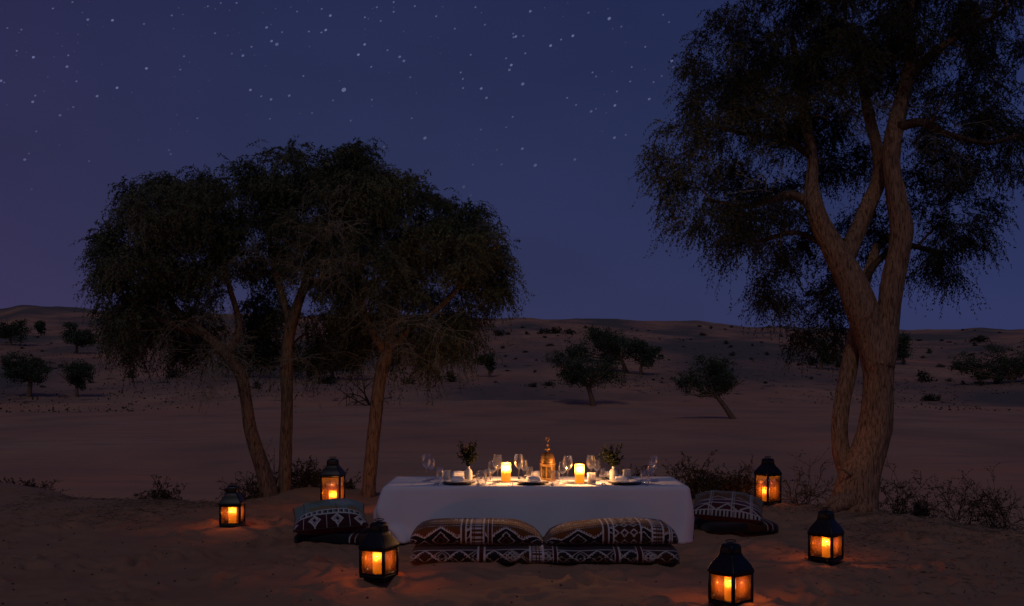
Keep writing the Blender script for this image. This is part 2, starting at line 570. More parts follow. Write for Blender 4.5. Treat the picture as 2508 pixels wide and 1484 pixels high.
def flame_mat(name, strength):
    """a flame gives light and lets light pass"""
    m = bpy.data.materials.new(name); m.use_nodes = True
    t = m.node_tree; t.nodes.clear()
    out = t.nodes.new('ShaderNodeOutputMaterial'); e = t.nodes.new('ShaderNodeEmission'); tr = t.nodes.new('ShaderNodeBsdfTransparent'); ad = t.nodes.new('ShaderNodeAddShader')
    e.inputs['Color'].default_value = (1.0, 0.62, 0.24, 1); e.inputs['Strength'].default_value = strength
    t.links.new(e.outputs[0], ad.inputs[0]); t.links.new(tr.outputs[0], ad.inputs[1]); t.links.new(ad.outputs[0], out.inputs['Surface'])
    m.cycles.emission_sampling = 'NONE'
    return m


flame_m = flame_mat('flame', 6.0)

# ------------------------------------------------------------------ terrain
EDGE_PX = [-3000, -900, -400, 0, 130, 330, 520, 650, 740, 830, 920, 1250, 1700, 1850, 2050, 2200, 2508, 3000, 5000]
EDGE_Y = [17, 16, 14.8, 14.2, 13.6, 12.5, 12.2, 12.2, 12.9, 12.8, 12.3, 13.0, 12.8, 12.1, 11.5, 10.9, 10.4, 10.2, 11]
RIDGE_PX = [-2000, -300, 0, 45, 120, 200, 450, 700, 1000, 1210, 1260, 1330, 1400, 1480, 1600, 1700, 1760, 1860, 1900, 2000, 2200, 2290, 2400, 2508, 3200, 5000]
RIDGE_Y = [770, 756, 751, 747, 752, 757, 762, 770, 775, 778, 780, 785, 784, 780, 783, 786, 790, 801, 800, 802, 806, 806, 803, 805, 800, 790]


def h_ground(x, y):
    x = np.asarray(x, float); y = np.asarray(y, float)
    r = np.hypot(x, y)
    yy = np.maximum(y, 0.35 * r + 0.01)
    px = CX + F * x / yy
    ye = np.interp(px, EDGE_PX, EDGE_Y) + 0.35 * fbm(x * 0.9, y * 0.9, 3, 3)
    drop = sstep((r - ye * 1.0) / 6.5) ** 0.85
    z = 0.07 * fbm(x * 0.45, y * 0.45, 11, 3) * sstep((r - 4) / 5)
    # soft shoulder of sand by the left trunks and the mound at far left
    z = z + 0.10 * np.exp(-(((x + 2.45) / 0.75) ** 2 + ((y - 12.3) / 0.8) ** 2))
    z = z + 0.16 * np.exp(-(((x + 7.0) / 1.5) ** 2 + ((y - 13.6) / 1.0) ** 2))
    z = z + 0.03 * np.exp(-(((x + 2.75) / 0.5) ** 2 + ((y - 9.75) / 0.4) ** 2))
    z = z - 1.35 * drop
    # valley floor and dunes
    far = sstep((r - 30) / 60)
    z = z + far * 0.35 * fbm(x * 0.02, y * 0.02, 21, 3)
    ang = (HY - np.interp(px, RIDGE_PX, RIDGE_Y)) / F * yy / np.maximum(r, .01)
    wob = 28 * fbm(x * 0.008, y * 0.004, 31, 3)
    rr = np.maximum(r + wob * sstep((r - 90) / 60), 1)
    mid1 = 13.0 + 6.0 * vnoise(px * 0.0022, 0 * px, 41)
    zr = ang * 620 + CAM_Z
    g = np.interp(rr, [0, 118, 150, 205, 300, 335], [0, 0, 0.16, 0.45, 1.0, 0.98]) * (mid1 + 1.3)
    ramp2 = np.clip((rr - 330) / 290, 0, 1) ** 1.25
    g = g * (1 - ramp2) + ramp2 * (zr + 1.3)
    back = sstep((r - 700) / 600)
    g = g * (1 - 0.6 * back)
    z = z + np.where(r > 100, g, 0)
    hill = sstep((r - 140) / 120)
    z = z + hill * (2.6 * np.abs(fbm(x * 0.017, y * 0.011, 51, 4)) + 0.5 * fbm(x * 0.07, y * 0.05, 55, 3)) * (1 - sstep((r - 460) / 130))
    z = z + 1.7 * hill * sstep((r - 450) / 100) * fbm(px * 0.010, y * 0.0 + 3, 61, 4)
    return z


# footprints and scuffs near the table
fp = []
while len(fp) < 420:
    x, y = RNG.uniform(-6, 6), RNG.uniform(4.3, 11.5)
    if abs(x) < y * 0.62:
        fp.append((x, y, RNG.uniform(0, PI), RNG.uniform(0.09, 0.17), RNG.uniform(0.05, 0.09), RNG.uniform(0.016, 0.042)))


def h_near(x, y):
    z = h_ground(x, y)
    r = np.hypot(x, y)
    w = 1 - sstep((r - 11.0) / 2.0)
    z = z + w * (0.045 * fbm(x * 2.3, y * 2.3, 71, 4) + 0.006 * fbm(x * 9, y * 9, 75, 2))
    for (fx, fy, a, l, wd, dp) in fp:
        m = (np.abs(x - fx) < 0.45) & (np.abs(y - fy) < 0.45)
        if not m.any():
            continue
        dx = x[m] - fx; dy = y[m] - fy
        u = (dx * math.cos(a) + dy * math.sin(a)) / l
        v = (-dx * math.sin(a) + dy * math.cos(a)) / wd
        q = u * u + v * v
        z[m] += w[m] * dp * (-np.exp(-q * 1.2) + 0.75 * np.exp(-((np.sqrt(q) - 1.55) / 0.42) ** 2))
    return z


def gz(x, y):
    return float(h_near(np.array([x]), np.array([y]))[0]) if math.hypot(x, y) < 14 else float(h_ground(np.array([x]), np.array([y]))[0])


def ground_hit(px, py, y0=14.0, y1=900.0):
    Y = np.geomspace(y0, y1, 4000)
    X = (px - CX) / F * Y
    Z = CAM_Z + (HY - py) / F * Y
    d = Z - h_ground(X, Y)
    k = np.where(d < 0)[0]
    i = k[0] if len(k) else 3999
    return np.array([X[i], Y[i], float(h_ground(X[i:i + 1], Y[i:i + 1])[0])])


ang_f = np.radians(np.arange(-37, 37.01, 0.185))
ang_b = np.radians(np.arange(41, 320, 4.0))
ANG = np.concatenate([ang_f, ang_b])
RAD = np.concatenate([[0.3, 1.2, 2.2, 3.0], np.arange(3.6, 14.6, 0.04), np.geomspace(14.7, 120, 150), np.geomspace(121.5, 780, 160), np.geomspace(830, 4000, 18)])
nA = len(ANG)
XX = RAD[:, None] * np.sin(ANG)[None]
YY = RAD[:, None] * np.cos(ANG)[None]
ZZ = np.empty_like(XX)
kN = int(np.searchsorted(RAD, 14.6))
ZZ[:kN] = h_near(XX[:kN].ravel(), YY[:kN].ravel()).reshape(kN, nA)
ZZ[kN:] = h_ground(XX[kN:].ravel(), YY[kN:].ravel()).reshape(-1, nA)


def terrain(name, r0, r1, m, fill=False):
    X, Y, Z = XX[r0:r1], YY[r0:r1], ZZ[r0:r1]
    n = r1 - r0
    b = MB()
    i = np.arange(n - 1)[:, None]; j = np.arange(nA)[None]
    a = i * nA + j; c = i * nA + (j + 1) % nA
    V = np.stack([X, Y, Z], -1).reshape(-1, 3)
    f4 = np.stack([a, a + nA, c + nA, c], -1).reshape(-1, 4)
    tri = []
    if fill:
        V = np.vstack([V, [[0, 0, Z[0].mean()]]])
        tri = [[len(V) - 1, q, (q + 1) % nA] for q in range(nA)]
    o = link(name, make_mesh(name, V, [f4, np.array(tri, int).reshape(-1, 3)], True), m)
    o['kind'] = 'structure'
    return o


kM = int(np.searchsorted(RAD, 120.5))
terrain('sand_ground', 0, kN + 1, sand_near, True)
terrain('valley_floor', kN, kM + 1, sand_far)
terrain('dunes', kM, len(RAD), sand_dune)

# ------------------------------------------------------------------ stars
SA = [(536,14,2),(391,61,2),(609,91,1),(650,144,3),(833,149,3),(649,183,1),(760,196,1),(1067,176,2),(53,206,2),(157,218,2),(139,240,1),(1324,56,1),(1273,113,2),(1356,106,1),(1520,55,1),(1541,45,2),(1597,65,1),(1637,21,2),(1702,76,1),(1754,20,2),(1950,92,1),(2044,63,1),(2157,50,1),(2203,84,2),(1977,202,3),(2010,180,1),(2092,237,2),(2291,232,2),(1594,245,2),(1687,262,1),(1287,210,1),(577,252,1),(427,246,1),(577,316,1),(460,340,1),(123,376,2),(193,387,1),(118,408,1),(246,423,3),(399,421,1),(505,409,2),(547,379,1),(496,493,3),(756,475,1),(1085,506,3),(1364,416,2),(1405,459,1),(1330,488,1),(1337,515,2),(1719,396,2),(1785,368,1),(1865,345,2),(1801,411,3),(1887,407,1),(2014,303,3),(2053,327,4),(2295,343,1),(1970,485,1),(2250,562,2),(571,532,1),(353,570,1),(5,598,3),(30,610,2),(566,602,2),(867,650,3),(719,712,3),(976,684,1),(1295,568,1),(1549,594,1),(1857,666,3),(1938,713,2),(2010,736,3),(2145,708,3),(2314,837,2),(2227,840,1),(2002,880,2),(260,708,2),(241,754,3),(323,676,1),(49,777,1),(542,793,2),(501,808,1),(444,854,3),(1463,876,2),(1323,920,1),(1311,850,1),(1829,850,1),(268,974,2),(641,963,1),(1264,957,1),(1387,972,1),(441,1074,1),(1025,1037,1),(1252,1113,2),(1266,1142,2),(1507,1105,1),(1638,1094,1),(213,1138,2),(182,1183,3),(660,1194,2),(233,1403,2)]
SB = [(12,64,2),(76,114,3),(421,52,2),(391,62,1),(546,14,2),(546,54,1),(546,86,2),(703,44,2),(911,48,1),(862,119,2),(332,127,2),(358,138,1),(450,154,2),(332,214,1),(42,221,3),(10,239,2),(620,231,1),(820,269,1),(875,277,1),(1000,211,2),(1153,52,2),(1198,93,1),(1223,182,2),(1560,82,3),(1665,56,1),(1803,121,1),(1838,21,1),(1992,92,2),(2137,62,1),(2146,136,4),(2236,196,2),(2172,212,1),(1433,248,2),(1453,269,3),(1436,275,2),(1509,265,2),(1876,264,3),(1789,292,2),(1711,337,3),(2267,314,1),(331,328,3),(501,371,2),(284,404,3),(591,420,3),(622,450,3),(380,494,2),(669,572,2),(513,535,1),(891,394,1),(1118,405,2),(1381,431,2),(1523,394,2),(1419,481,3),(1405,517,3),(1044,536,2),(1060,584,2),(1061,652,2),(1196,655,3),(1504,622,4),(1235,725,3),(176,665,5),(147,598,1),(96,743,2),(384,738,2),(387,786,1),(714,689,1),(227,894,2),(680,876,2),(778,1023,4),(1193,960,2),(1381,943,2),(1429,866,2),(1834,725,2),(1900,777,2),(2012,825,3),(2048,806,2),(2188,781,3),(2203,677,2),(2110,700,1),(2302,603,2),(2313,495,2),(2166,529,1),(2022,536,2),(2048,566,2),(2124,835,1),(2093,972,1),(2267,1000,2),(2185,1020,3),(1891,1182,3),(2010,1126,1),(2063,1248,1),(2095,1414,1),(1597,1225,4),(1501,1102,3),(1454,1043,1),(1312,1110,2),(1347,1218,2),(1405,1238,1),(1133,1219,2),(1145,1131,1),(1160,1032,1),(1034,1073,1),(908,1246,1),(867,1124,1),(1204,1114,1),(1269,1315,1),(1066,1385,4),(1118,1448,2),(473,1088,2),(421,1080,2)]
SCc = [(208,77,2),(239,116,2),(113,247,2),(253,321,3),(262,355,2),(41,354,2),(110,367,1),(200,402,2),(157,434,2),(134,524,3),(33,432,1),(10,714,2),(1968,407,4),(2085,594,2),(2070,962,3),(1830,567,2),(270,637,2)]
stars = [(x / 2.9675, y / 2.9675, s) for x, y, s in SA] + [(800 + x / 2.9675, y / 2.9675, s) for x, y, s in SB] + [(1560 + x / 2.12, y / 2.12, s) for x, y, s in SCc]
stars += [(RNG.uniform(-40, 2600), 560 * RNG.random() ** 1.3, 0) for _ in range(260)]
K = 2508 / 2560
D_STAR = 5000.0
star_b = MB(); star_col = []
th = np.arange(8) / 8 * 2 * PI
for k_, (sx, sy, sz) in enumerate(stars):
    c0 = at(sx * K, sy * K, D_STAR)
    rad = {0: 0.9, 1: 1.6, 2: 2.3, 3: 3.2, 4: 4.0, 5: 5.4}[sz] * K / F * D_STAR
    n = c0 - np.array([0, 0, CAM_Z]); n /= np.linalg.norm(n)
    up = np.cross(np.cross(n, [0, 0, 1]), n); up /= np.linalg.norm(up)
    rt = np.cross(n, up)
    a0 = 0.6
    e1 = rt * math.cos(a0) + up * math.sin(a0); e2 = -rt * math.sin(a0) + up * math.cos(a0)
    rows = []
    for lt in (-0.75, 0.0, 0.75):
        rows.append(c0 + rad * (n * math.sin(lt) + math.cos(lt) * (1.18 * np.cos(th)[:, None] * e1 + 0.86 * np.sin(th)[:, None] * e2)))
    star_b.rings(np.array(rows), True, True, True)
    br = {0: 0.055, 1: 0.060, 2: 0.095, 3: 0.125, 4: 0.12, 5: 0.12}[sz] * (0.8 + 0.4 * RNG.random())
    br *= 0.45 + 0.55 * min(1.0, max(0.0, (560 - sy) / 400))
    star_col += [(br * 0.86, br * 0.92, br * 1.9)] * (8 * 2)
nq = len(stars)
sme = star_b.mesh('stars')
# per face colours: triangles come first in the mesh, then quads (16 tris and 16 quads a star)
cc = np.array(star_col).reshape(nq, 16, 3)
cfull = np.concatenate([cc.reshape(-1, 3), cc.reshape(-1, 3)])
ca = sme.color_attributes.new('glow', 'FLOAT_COLOR', 'CORNER')
tot = np.array([3] * (nq * 16) + [4] * (nq * 16))
c4 = np.concatenate([cfull, np.ones((len(cfull), 1))], 1).astype(np.float32)
ca.data.foreach_set('color', np.repeat(c4, tot, axis=0).ravel())
star_m = bpy.data.materials.new('starlight'); star_m.use_nodes = True
t_ = star_m.node_tree; t_.nodes.clear()
o_ = t_.nodes.new('ShaderNodeOutputMaterial'); e_ = t_.nodes.new('ShaderNodeEmission'); a_ = t_.nodes.new('ShaderNodeAttribute')
a_.attribute_name = 'glow'
t_.links.new(a_.outputs['Color'], e_.inputs['Color']); t_.links.new(e_.outputs[0], o_.inputs['Surface'])
so = link('stars', sme, star_m)
set_props(so, 'pale blue stars scattered over the night sky', 'stars', kind='stuff')

# ------------------------------------------------------------------ leaves and twigs
def unit(v):
    return v / (np.linalg.norm(v, axis=-1, keepdims=True) + 1e-12)


def leaf_quads(P, D, L, W):
    """rhombic leaves at points P pointing along D (length L, width W arrays)"""
    n = len(P)
    side = unit(np.cross(D, RNG.normal(size=(n, 3))))
    nrm = unit(np.cross(D, side))
    L = np.broadcast_to(L, (n,))[:, None]; W = np.broadcast_to(W, (n,))[:, None]
    v0 = P
    v1 = P + D * L * 0.45 + side * W * 0.5 + nrm * W * 0.12
    v2 = P + D * L
    v3 = P + D * L * 0.45 - side * W * 0.5 + nrm * W * 0.12
    V = np.stack([v0, v1, v2, v3], 1).reshape(-1, 3)
    Fq = np.arange(n * 4).reshape(n, 4)
    return V, Fq


def hanging_twigs(O, D, L, droop, leaves, leaf_l, leaf_w, mb_leaf, mb_twig, segs=2, tw=0.0017):
    """O origins, D start directions, L lengths: twigs that start outward and hang down, leaves on both sides"""
    n = len(O)
    t = np.linspace(0, 1, segs + 1)

    def pos(tt):   # (n,k,3)
        p = O[:, None] + L[:, None, None] * (D[:, None] * (tt[..., None] - 0.25 * tt[..., None] ** 2))
        p[..., 2] -= (L * droop)[:, None] * tt ** 2
        return p
    P = pos(np.broadcast_to(t, (n, segs + 1)))
    if mb_twig is not None:
        w = tw * (1.15 - 0.8 * t)
        off = unit(np.cross(unit(D), RNG.normal(size=(n, 3))))[:, None]
        A = P + off * w[None, :, None]; B = P - off * w[None, :, None]
        V = np.stack([A, B], 2).reshape(-1, 3)
        base = (np.arange(n) * (segs + 1) * 2)[:, None] + (np.arange(segs) * 2)[None]
        base = base.ravel()
        mb_twig.add(V, np.stack([base, base + 1, base + 3, base + 2], 1))
    tt = np.clip((np.arange(leaves)[None] + RNG.uniform(0, 1, (n, leaves))) / leaves, 0, 1) * 0.93 + 0.07
    LP = pos(tt).reshape(-1, 3)
    eps = pos(np.clip(tt + 0.03, 0, 1.05)).reshape(-1, 3)
    tang = unit(eps - LP)
    side = unit(np.cross(tang, RNG.normal(size=tang.shape)))
    dirv = unit(tang * 0.55 + side * 0.8 + np.array([0, 0, -0.45]) + 0.25 * RNG.normal(size=tang.shape))
    sc = RNG.uniform(0.65, 1.25, len(LP))
    V, Fq = leaf_quads(LP, dirv, leaf_l * sc, leaf_w * sc)
    mb_leaf.add(V, Fq)


def limb_mesh(path, sides, rough, seed, stretch=0.16):
    """bark-fissured trunk or limb; path rows x,y,z,r"""
    P = path[:, :3]; R = path[:, 3]
    T = unit(np.gradient(P, axis=0))
    ref = np.array([0.0, 1.0, 0.0])
    N = unit(np.cross(T, np.broadcast_to(ref, T.shape)) + 1e-9)
    B = np.cross(T, N)
    a = np.arange(sides) / sides * 2 * PI
    s = np.concatenate([[0], np.cumsum(np.linalg.norm(np.diff(P, axis=0), axis=1))])
    A, S = np.meshgrid(a, s)
    Rm = R[:, None] * np.ones_like(A)
    # lobes, ridges running along the trunk, flakes
    ca, sa = np.cos(A), np.sin(A)
    k = R.mean() * 14
    lob = 0.12 * (vnoise(ca * 1.3 + S * 0.35 + seed, sa * 1.3 + S * 0.5, seed))
    rid = 0.0
    for fq, am, sd in ((5.0, 0.55, 1), (10.0, 0.4, 2)):
        rid = rid + am * (0.5 - 2 * np.abs(vnoise(ca * fq * k * 0.5 + 10, sa * fq * k * 0.5 + S * fq * stretch * 2.2, seed + sd)))
    rid = rid + 0.5 * vnoise(ca * 2.5 * k + S * 2, sa * 2.5 * k + S * 5.5, seed + 5)
    Rm = Rm * (1 + lob) + rough * rid
    ring = P[:, None] + Rm[..., None] * (N[:, None] * ca[..., None] + B[:, None] * sa[..., None])
    b = MB()
    b.rings(ring, True, True, True)
    return b


def px_path(rows, Y0, n, depth=None):
    """rows (px,py,half width px[,dy]) -> smooth path with radius"""
    out = []
    for r_ in rows:
        Y = Y0 + (r_[3] if len(r_) > 3 else 0.0)
        p = at(r_[0], r_[1], Y)
        out.append([*p, r_[2] / F * Y])
    return smooth_path(out, n)


def grow(nodes, radii, attractors, mb, sides=5, rmax=0.03, arch=0.22):
    """joins each attractor to the nearest wood with a curved branch; returns outer branch points and directions"""
    nodes = [np.asarray(p) for p in nodes]; radii = list(radii)
    Narr = np.array(nodes)
    dist = np.array([np.min(np.linalg.norm(Narr - a, axis=1)) for a in attractors])
    tips = []
    for k in np.argsort(dist):
        a = attractors[k]
        Narr = np.array(nodes)
        dv = a - Narr
        dd = np.linalg.norm(dv, axis=1) * (1 + 0.35 * (dv[:, 2] < 0)) + 0.25 * np.maximum(0, 0.006 - np.array(radii)) / 0.006
        i = int(np.argmin(dd))
        p = Narr[i]; L = np.linalg.norm(a - p)
        if L < 0.03:
            continue
        m1 = p + (a - p) * 0.4 + np.array([0, 0, arch * L]) + RNG.normal(size=3) * 0.09 * L
        m2 = p + (a - p) * 0.75 + np.array([0, 0, arch * 0.7 * L]) + RNG.normal(size=3) * 0.08 * L
        n = max(5, int(L / 0.10))
        r0 = min(radii[i] * 0.7, 0.006 + 0.017 * L, rmax)
        path = smooth_path([[*p, r0], [*m1, r0 * 0.75], [*m2, r0 * 0.5], [*a, max(0.0025, r0 * 0.22)]], n)
        mb.tube(path[:, :3], path[:, 3], sides, cap=False)
        for q in range(1, n):
            nodes.append(path[q, :3]); radii.append(path[q, 3])
        d = unit(path[-1, :3] - path[-3, :3])
        tips.append((path[-1, :3], d))
        for q in range(max(1, n // 2), n - 1):
            tips.append((path[q, :3], unit(path[q + 1, :3] - path[q, :3])))
    return tips


def fill_blobs(blobs, n, Y0, keepout=None, surface=0.5):
    """attractor points inside ellipsoids given as (px,py,rx,ry,dy,depth)"""
    vol = np.array([b[2] * b[3] * b[5] for b in blobs], float) ** 0.8
    pick = RNG.choice(len(blobs), n, p=vol / vol.sum())
    out = []
    for k in pick:
        bx, by, rx, ry, dy, dp = blobs[k]
        v = RNG.normal(size=3); v /= np.linalg.norm(v)
        r = RNG.random() ** (1 / 3.0)
        r = r * (1 - surface) + surface * (0.75 + 0.25 * RNG.random()) if RNG.random() < 0.7 else r
        Y = Y0 + dy + v[1] * r * dp
        px, py = bx + v[0] * r * rx, by + v[2] * r * ry
        if keepout is not None and keepout(px, py) and Y < Y0 + 0.35:
            Y = Y0 + 0.4 + 0.9 * RNG.random()
        out.append(at(px, py, Y))
    return np.array(out)


def build_tree(name, label, limbs, blobs, Y0, n_attr, twigs, leaves, leaf_l, leaf_w, tw_len, bark, leafm, seed, twig_mat, keepout=None, rough=0.012, group=None, droop=0.6, dead=None, clear=None):
    base = limbs[0][0][0]
    bx, by = at(base[0], base[1], Y0 + (base[3] if len(base) > 3 else 0))[:2]
    b0 = np.array([bx, by, gz(bx, by)])
    root = thing(name, label, 'tree', tuple(b0), group=group)
    nodes, radii = [], []
    for k, (rows, n, sides, nm) in enumerate(limbs):
        path = px_path(rows, Y0, n)
        if k == 0:      # sink the foot and flare it
            path[0, 2] = b0[2] - 0.12
        mb = limb_mesh(path - np.array([*b0, 0]), sides, rough, seed + 7 * k)
        mb.build(nm, bark if sides > 12 else bark_limb, root, smooth=False if sides > 30 else True)
        up = path[:, 2] > b0[2] + 1.25
        for q in range(0, len(path), 3):
            if up[q]:
                nodes.append(path[q, :3]); radii.append(path[q, 3])
    wood = MB(); leafmb = MB(); twmb = MB()
    attr = fill_blobs(blobs, n_attr, Y0, keepout)
    tips = grow(nodes, radii, attr, wood)
    TP = np.array([t[0] for t in tips]); TD = np.array([t[1] for t in tips])
    n = int(n_attr * twigs)
    pick = RNG.integers(0, len(TP), n)
    O = TP[pick] + RNG.normal(size=(n, 3)) * 0.05
    D = TD[pick] * 0.7 + RNG.normal(size=(n, 3)) * np.array([0.75, 0.75, 0.45]) + np.array([0, 0, 0.12])
    D = unit(D)
    L = tw_len * RNG.uniform(0.5, 1.35, n)
    if clear is not None:
        endp = O + D * L[:, None] * 0.6 - np.array([0, 0, 0.3]) * L[:, None]
        ok = ~np.array([clear(CX + F * p[0] / p[1], HY - F * (p[2] - CAM_Z) / p[1], p[1]) for p in endp])
        O, D, L = O[ok], D[ok], L[ok]
    hanging_twigs(O - b0, D, L, droop * RNG.uniform(0.5, 1.2, len(O)), leaves, leaf_l, leaf_w, leafmb, twmb)
    w = MB(); 
    wo = link('branchwork', make_mesh('branchwork', np.vstack(wood.V) - b0, [np.vstack(wood.F[4])], True), bark, root)
    wo['kind'] = 'stuff'
    t2 = twmb.build('twigwork', twig_mat, root); t2['kind'] = 'stuff'
    c = leafmb.build('crown', leafm, root); c['kind'] = 'stuff'
    if dead:            # bare pale twigs hanging under the crown
        dm = MB()
        for (px, py, dy, cnt, ln) in dead:
            p0 = at(px, py, Y0 + dy) - b0
            for _ in range(cnt):
                d = unit(RNG.normal(size=3) * np.array([1, 0.7, 0.5]) + np.array([0, -0.25, 0.1]))
                p = p0 + RNG.normal(size=3) * 0.06
                spray(dm, p, d, ln * RNG.uniform(0.5, 1.2), 0.004, 2, droop=0.5)
        do = dm.build('dead_twigs', dead_twig_m, root); do['kind'] = 'stuff'
    return root


def spray(mb, p, d, L, r, depth, droop=0.3, leaves=None):
    n = 4
    pts = []
    q = p.copy(); dd = d.copy()
    for i in range(n):
        pts.append(q.copy())
        dd = unit(dd + RNG.normal(size=3) * 0.22 + np.array([0, 0, -droop * 0.22]))
        q = q + dd * L / n
    pts.append(q)
    pts = np.array(pts)
    mb.tube(pts, np.linspace(r, r * 0.45, n + 1), 3, cap=False)
    if leaves is not None and depth <= 1:
        leaves.append((pts, L))
    if depth > 0:
        for _ in range(RNG.integers(3, 5)):
            i = RNG.integers(1, n + 1)
            nd = unit(dd + RNG.normal(size=3) * 0.75)
            spray(mb, pts[i], nd, L * RNG.uniform(0.4, 0.65), r * 0.6, depth - 1, droop, leaves)


# ------------------------------------------------------------------ the three trees on the left
T1 = [([(662, 1230, 23.5, 0), (655, 1190, 20.0, 0), (640, 1140, 17.4, 0), (615, 1060, 15.7, 0), (603, 985, 13.9, 0), (592, 925, 13.9, 0), (566, 880, 13.1, 0), (520, 835, 12.2, .05), (470, 792, 10.4, .1), (420, 745, 7.8, .2), (370, 650, 5.2, .3)], 190, 36, 'trunk'),
      ([(556, 868, 9.6, 0.02), (585, 800, 7.8, .2), (560, 700, 6.1, .3), (520, 580, 3.5, .4)], 50, 14, 'limb'),
      ([(500, 818, 8.7, .05), (430, 800, 7.0, -.2), (350, 760, 5.2, -.3), (300, 720, 3.5, -.3)], 40, 12, 'limb')]
B1 = [(400, 520, 125, 95, .1, .9), (330, 640, 100, 100, 0, .9), (480, 600, 120, 105, .3, .9), (300, 760, 70, 80, 0, .7), (470, 480, 90, 60, .3, .7), (430, 740, 105, 70, .35, .7), (275, 640, 45, 80, .1, .6), (540, 560, 70, 90, .4, .7), (340, 830, 90, 50, .3, .6), (450, 830, 90, 45, .55, .5), (545, 800, 50, 50, .5, .4), (565, 640, 60, 50, .6, .5), (600, 560, 60, 70, .6, .6)]
T2 = [([(697, 1226, 18.3, .25), (698, 1180, 15.7, .25), (700, 1100, 14.8, .25), (703, 980, 13.9, .25), (702, 900, 15.7, .25), (706, 830, 13.9, .25), (720, 770, 13.1, .25), (745, 700, 9.6, .3), (770, 620, 7.8, .3), (790, 520, 5.2, .3)], 190, 36, 'trunk'),
      ([(712, 800, 9.6, .25), (690, 720, 7.8, .4), (665, 620, 6.1, .5), (650, 500, 3.5, .5)], 50, 14, 'limb'),
      ([(738, 715, 7.8, .28), (800, 670, 6.1, .1), (860, 580, 4.3, 0), (900, 480, 3.5, 0)], 50, 12, 'limb')]
B2 = [(700, 420, 125, 75, .4, 1.0), (830, 430, 135, 75, .4, 1.0), (640, 500, 85, 85, .5, .8), (760, 530, 130, 90, .2, 1.0), (900, 480, 95, 85, .3, .9), (800, 620, 100, 80, -.1, .8), (770, 720, 60, 60, -.2, .4), (690, 370, 50, 35, .4, .4), (860, 385, 60, 35, .4, .5), (650, 640, 60, 60, .7, .5), (740, 860, 70, 60, 1.1, .4), (655, 770, 60, 60, 1.1, .5), (820, 760, 80, 80, .8, .5), (840, 850, 80, 60, 1.1, .4), (610, 850, 70, 50, 1.3, .4), (860, 560, 90, 80, .3, .8)]
T3 = [([(900, 1226, 19.1, .1), (904, 1185, 15.7, .1), (911, 1110, 15.7, .1), (918, 1040, 15.7, .1), (928, 950, 14.8, .1), (938, 895, 16.5, .1), (952, 840, 13.1, .1), (965, 770, 9.6, .2), (980, 680, 7.0, .3), (1000, 600, 5.2, .4)], 190, 36, 'trunk'),
      ([(942, 860, 9.6, .1), (900, 790, 7.8, -.1), (885, 720, 6.1, -.2), (880, 640, 4.3, -.2)], 50, 14, 'limb'),
      ([(946, 858, 9.6, .1), (1010, 800, 7.8, .1), (1090, 740, 6.1, .2), (1160, 660, 4.3, .3)], 50, 14, 'limb')]
B3 = [(1020, 540, 100, 95, .4, .9), (1130, 590, 95, 90, .3, .9), (1200, 620, 65, 75, .3, .7), (1080, 690, 120, 95, .3, .9), (920, 640, 95, 95, 0, .8), (1180, 710, 70, 60, .3, .7), (980, 470, 60, 50, .4, .6), (900, 750, 80, 70, 0, .6), (1040, 800, 100, 70, .3, .7), (1110, 830, 60, 70, .3, .6), (860, 830, 70, 60, .7, .5), (1010, 870, 100, 40, .5, .6), (1225, 660, 45, 60, .3, .5)]


def clear_left(px, py, Y):     # keep the trunks' faces free of foliage
    if py > 850 and (560 < px < 725 or 880 < px < 955):
        return Y < 12.9
    if py > 770 and (430 < px < 640 or 685 < px < 745) and py > 770 + max(0, (560 - px)) * .0:
        return Y < 12.25
    if 690 < px < 765 and py > 690 or 895 < px < 985 and py > 810:
        return Y < 12.3
    if 572 < px < 615 and 690 < py < 730:
        return True
    return False


build_tree('weeping_tree', 'leaning weeping tree with curved trunk, leftmost of the three', T1, B1, 12.0, 200, 36, 18, 0.037, 0.0145, 0.33, bark_left, leaf_left, 100, twig_m, None, 0.015, 'trees growing together on the left', clear=clear_left,
           dead=[(430, 790, -.35, 12, .5), (560, 780, -.3, 10, .4), (520, 870, -.3, 10, .5), (600, 620, -.5, 8, .4), (340, 520, -.6, 8, .4), (540, 900, -.1, 9, .45), (470, 860, -.15, 8, .5), (560, 830, -.2, 8, .35), (500, 950, -.1, 4, .3), (600, 860, -.1, 6, .3)])
build_tree('weeping_tree', 'tallest weeping tree with straight upright trunk in the middle of three', T2, B2, 12.0, 230, 36, 18, 0.037, 0.0145, 0.33, bark_left, leaf_left, 200, twig_m, None, 0.015, 'trees growing together on the left', clear=clear_left,
           dead=[(760, 560, -.8, 14, .45), (740, 640, -.6, 14, .4), (820, 560, -.8, 12, .4), (780, 690, -.5, 10, .4), (740, 880, 0, 8, .4), (690, 930, .1, 5, .4), (660, 890, .2, 5, .4), (800, 640, -.7, 9, .4)])
build_tree('weeping_tree', 'weeping tree with trunk standing nearest the table, rightmost of three', T3, B3, 12.0, 190, 36, 18, 0.037, 0.0145, 0.33, bark_left, leaf_left, 300, twig_m, None, 0.015, 'trees growing together on the left', clear=clear_left,
           dead=[(860, 640, -.7, 12, .4), (960, 640, -.5, 10, .4), (930, 720, -.5, 12, .4), (1000, 780, -.4, 10, .45), (1090, 800, -.4, 8, .4), (880, 790, -.4, 12, .45), (950, 850, -.2, 9, .4), (1010, 850, -.2, 9, .5), (880, 880, -.1, 8, .45), (1080, 880, 0, 8, .45), (1000, 900, 0, 7, .4)])

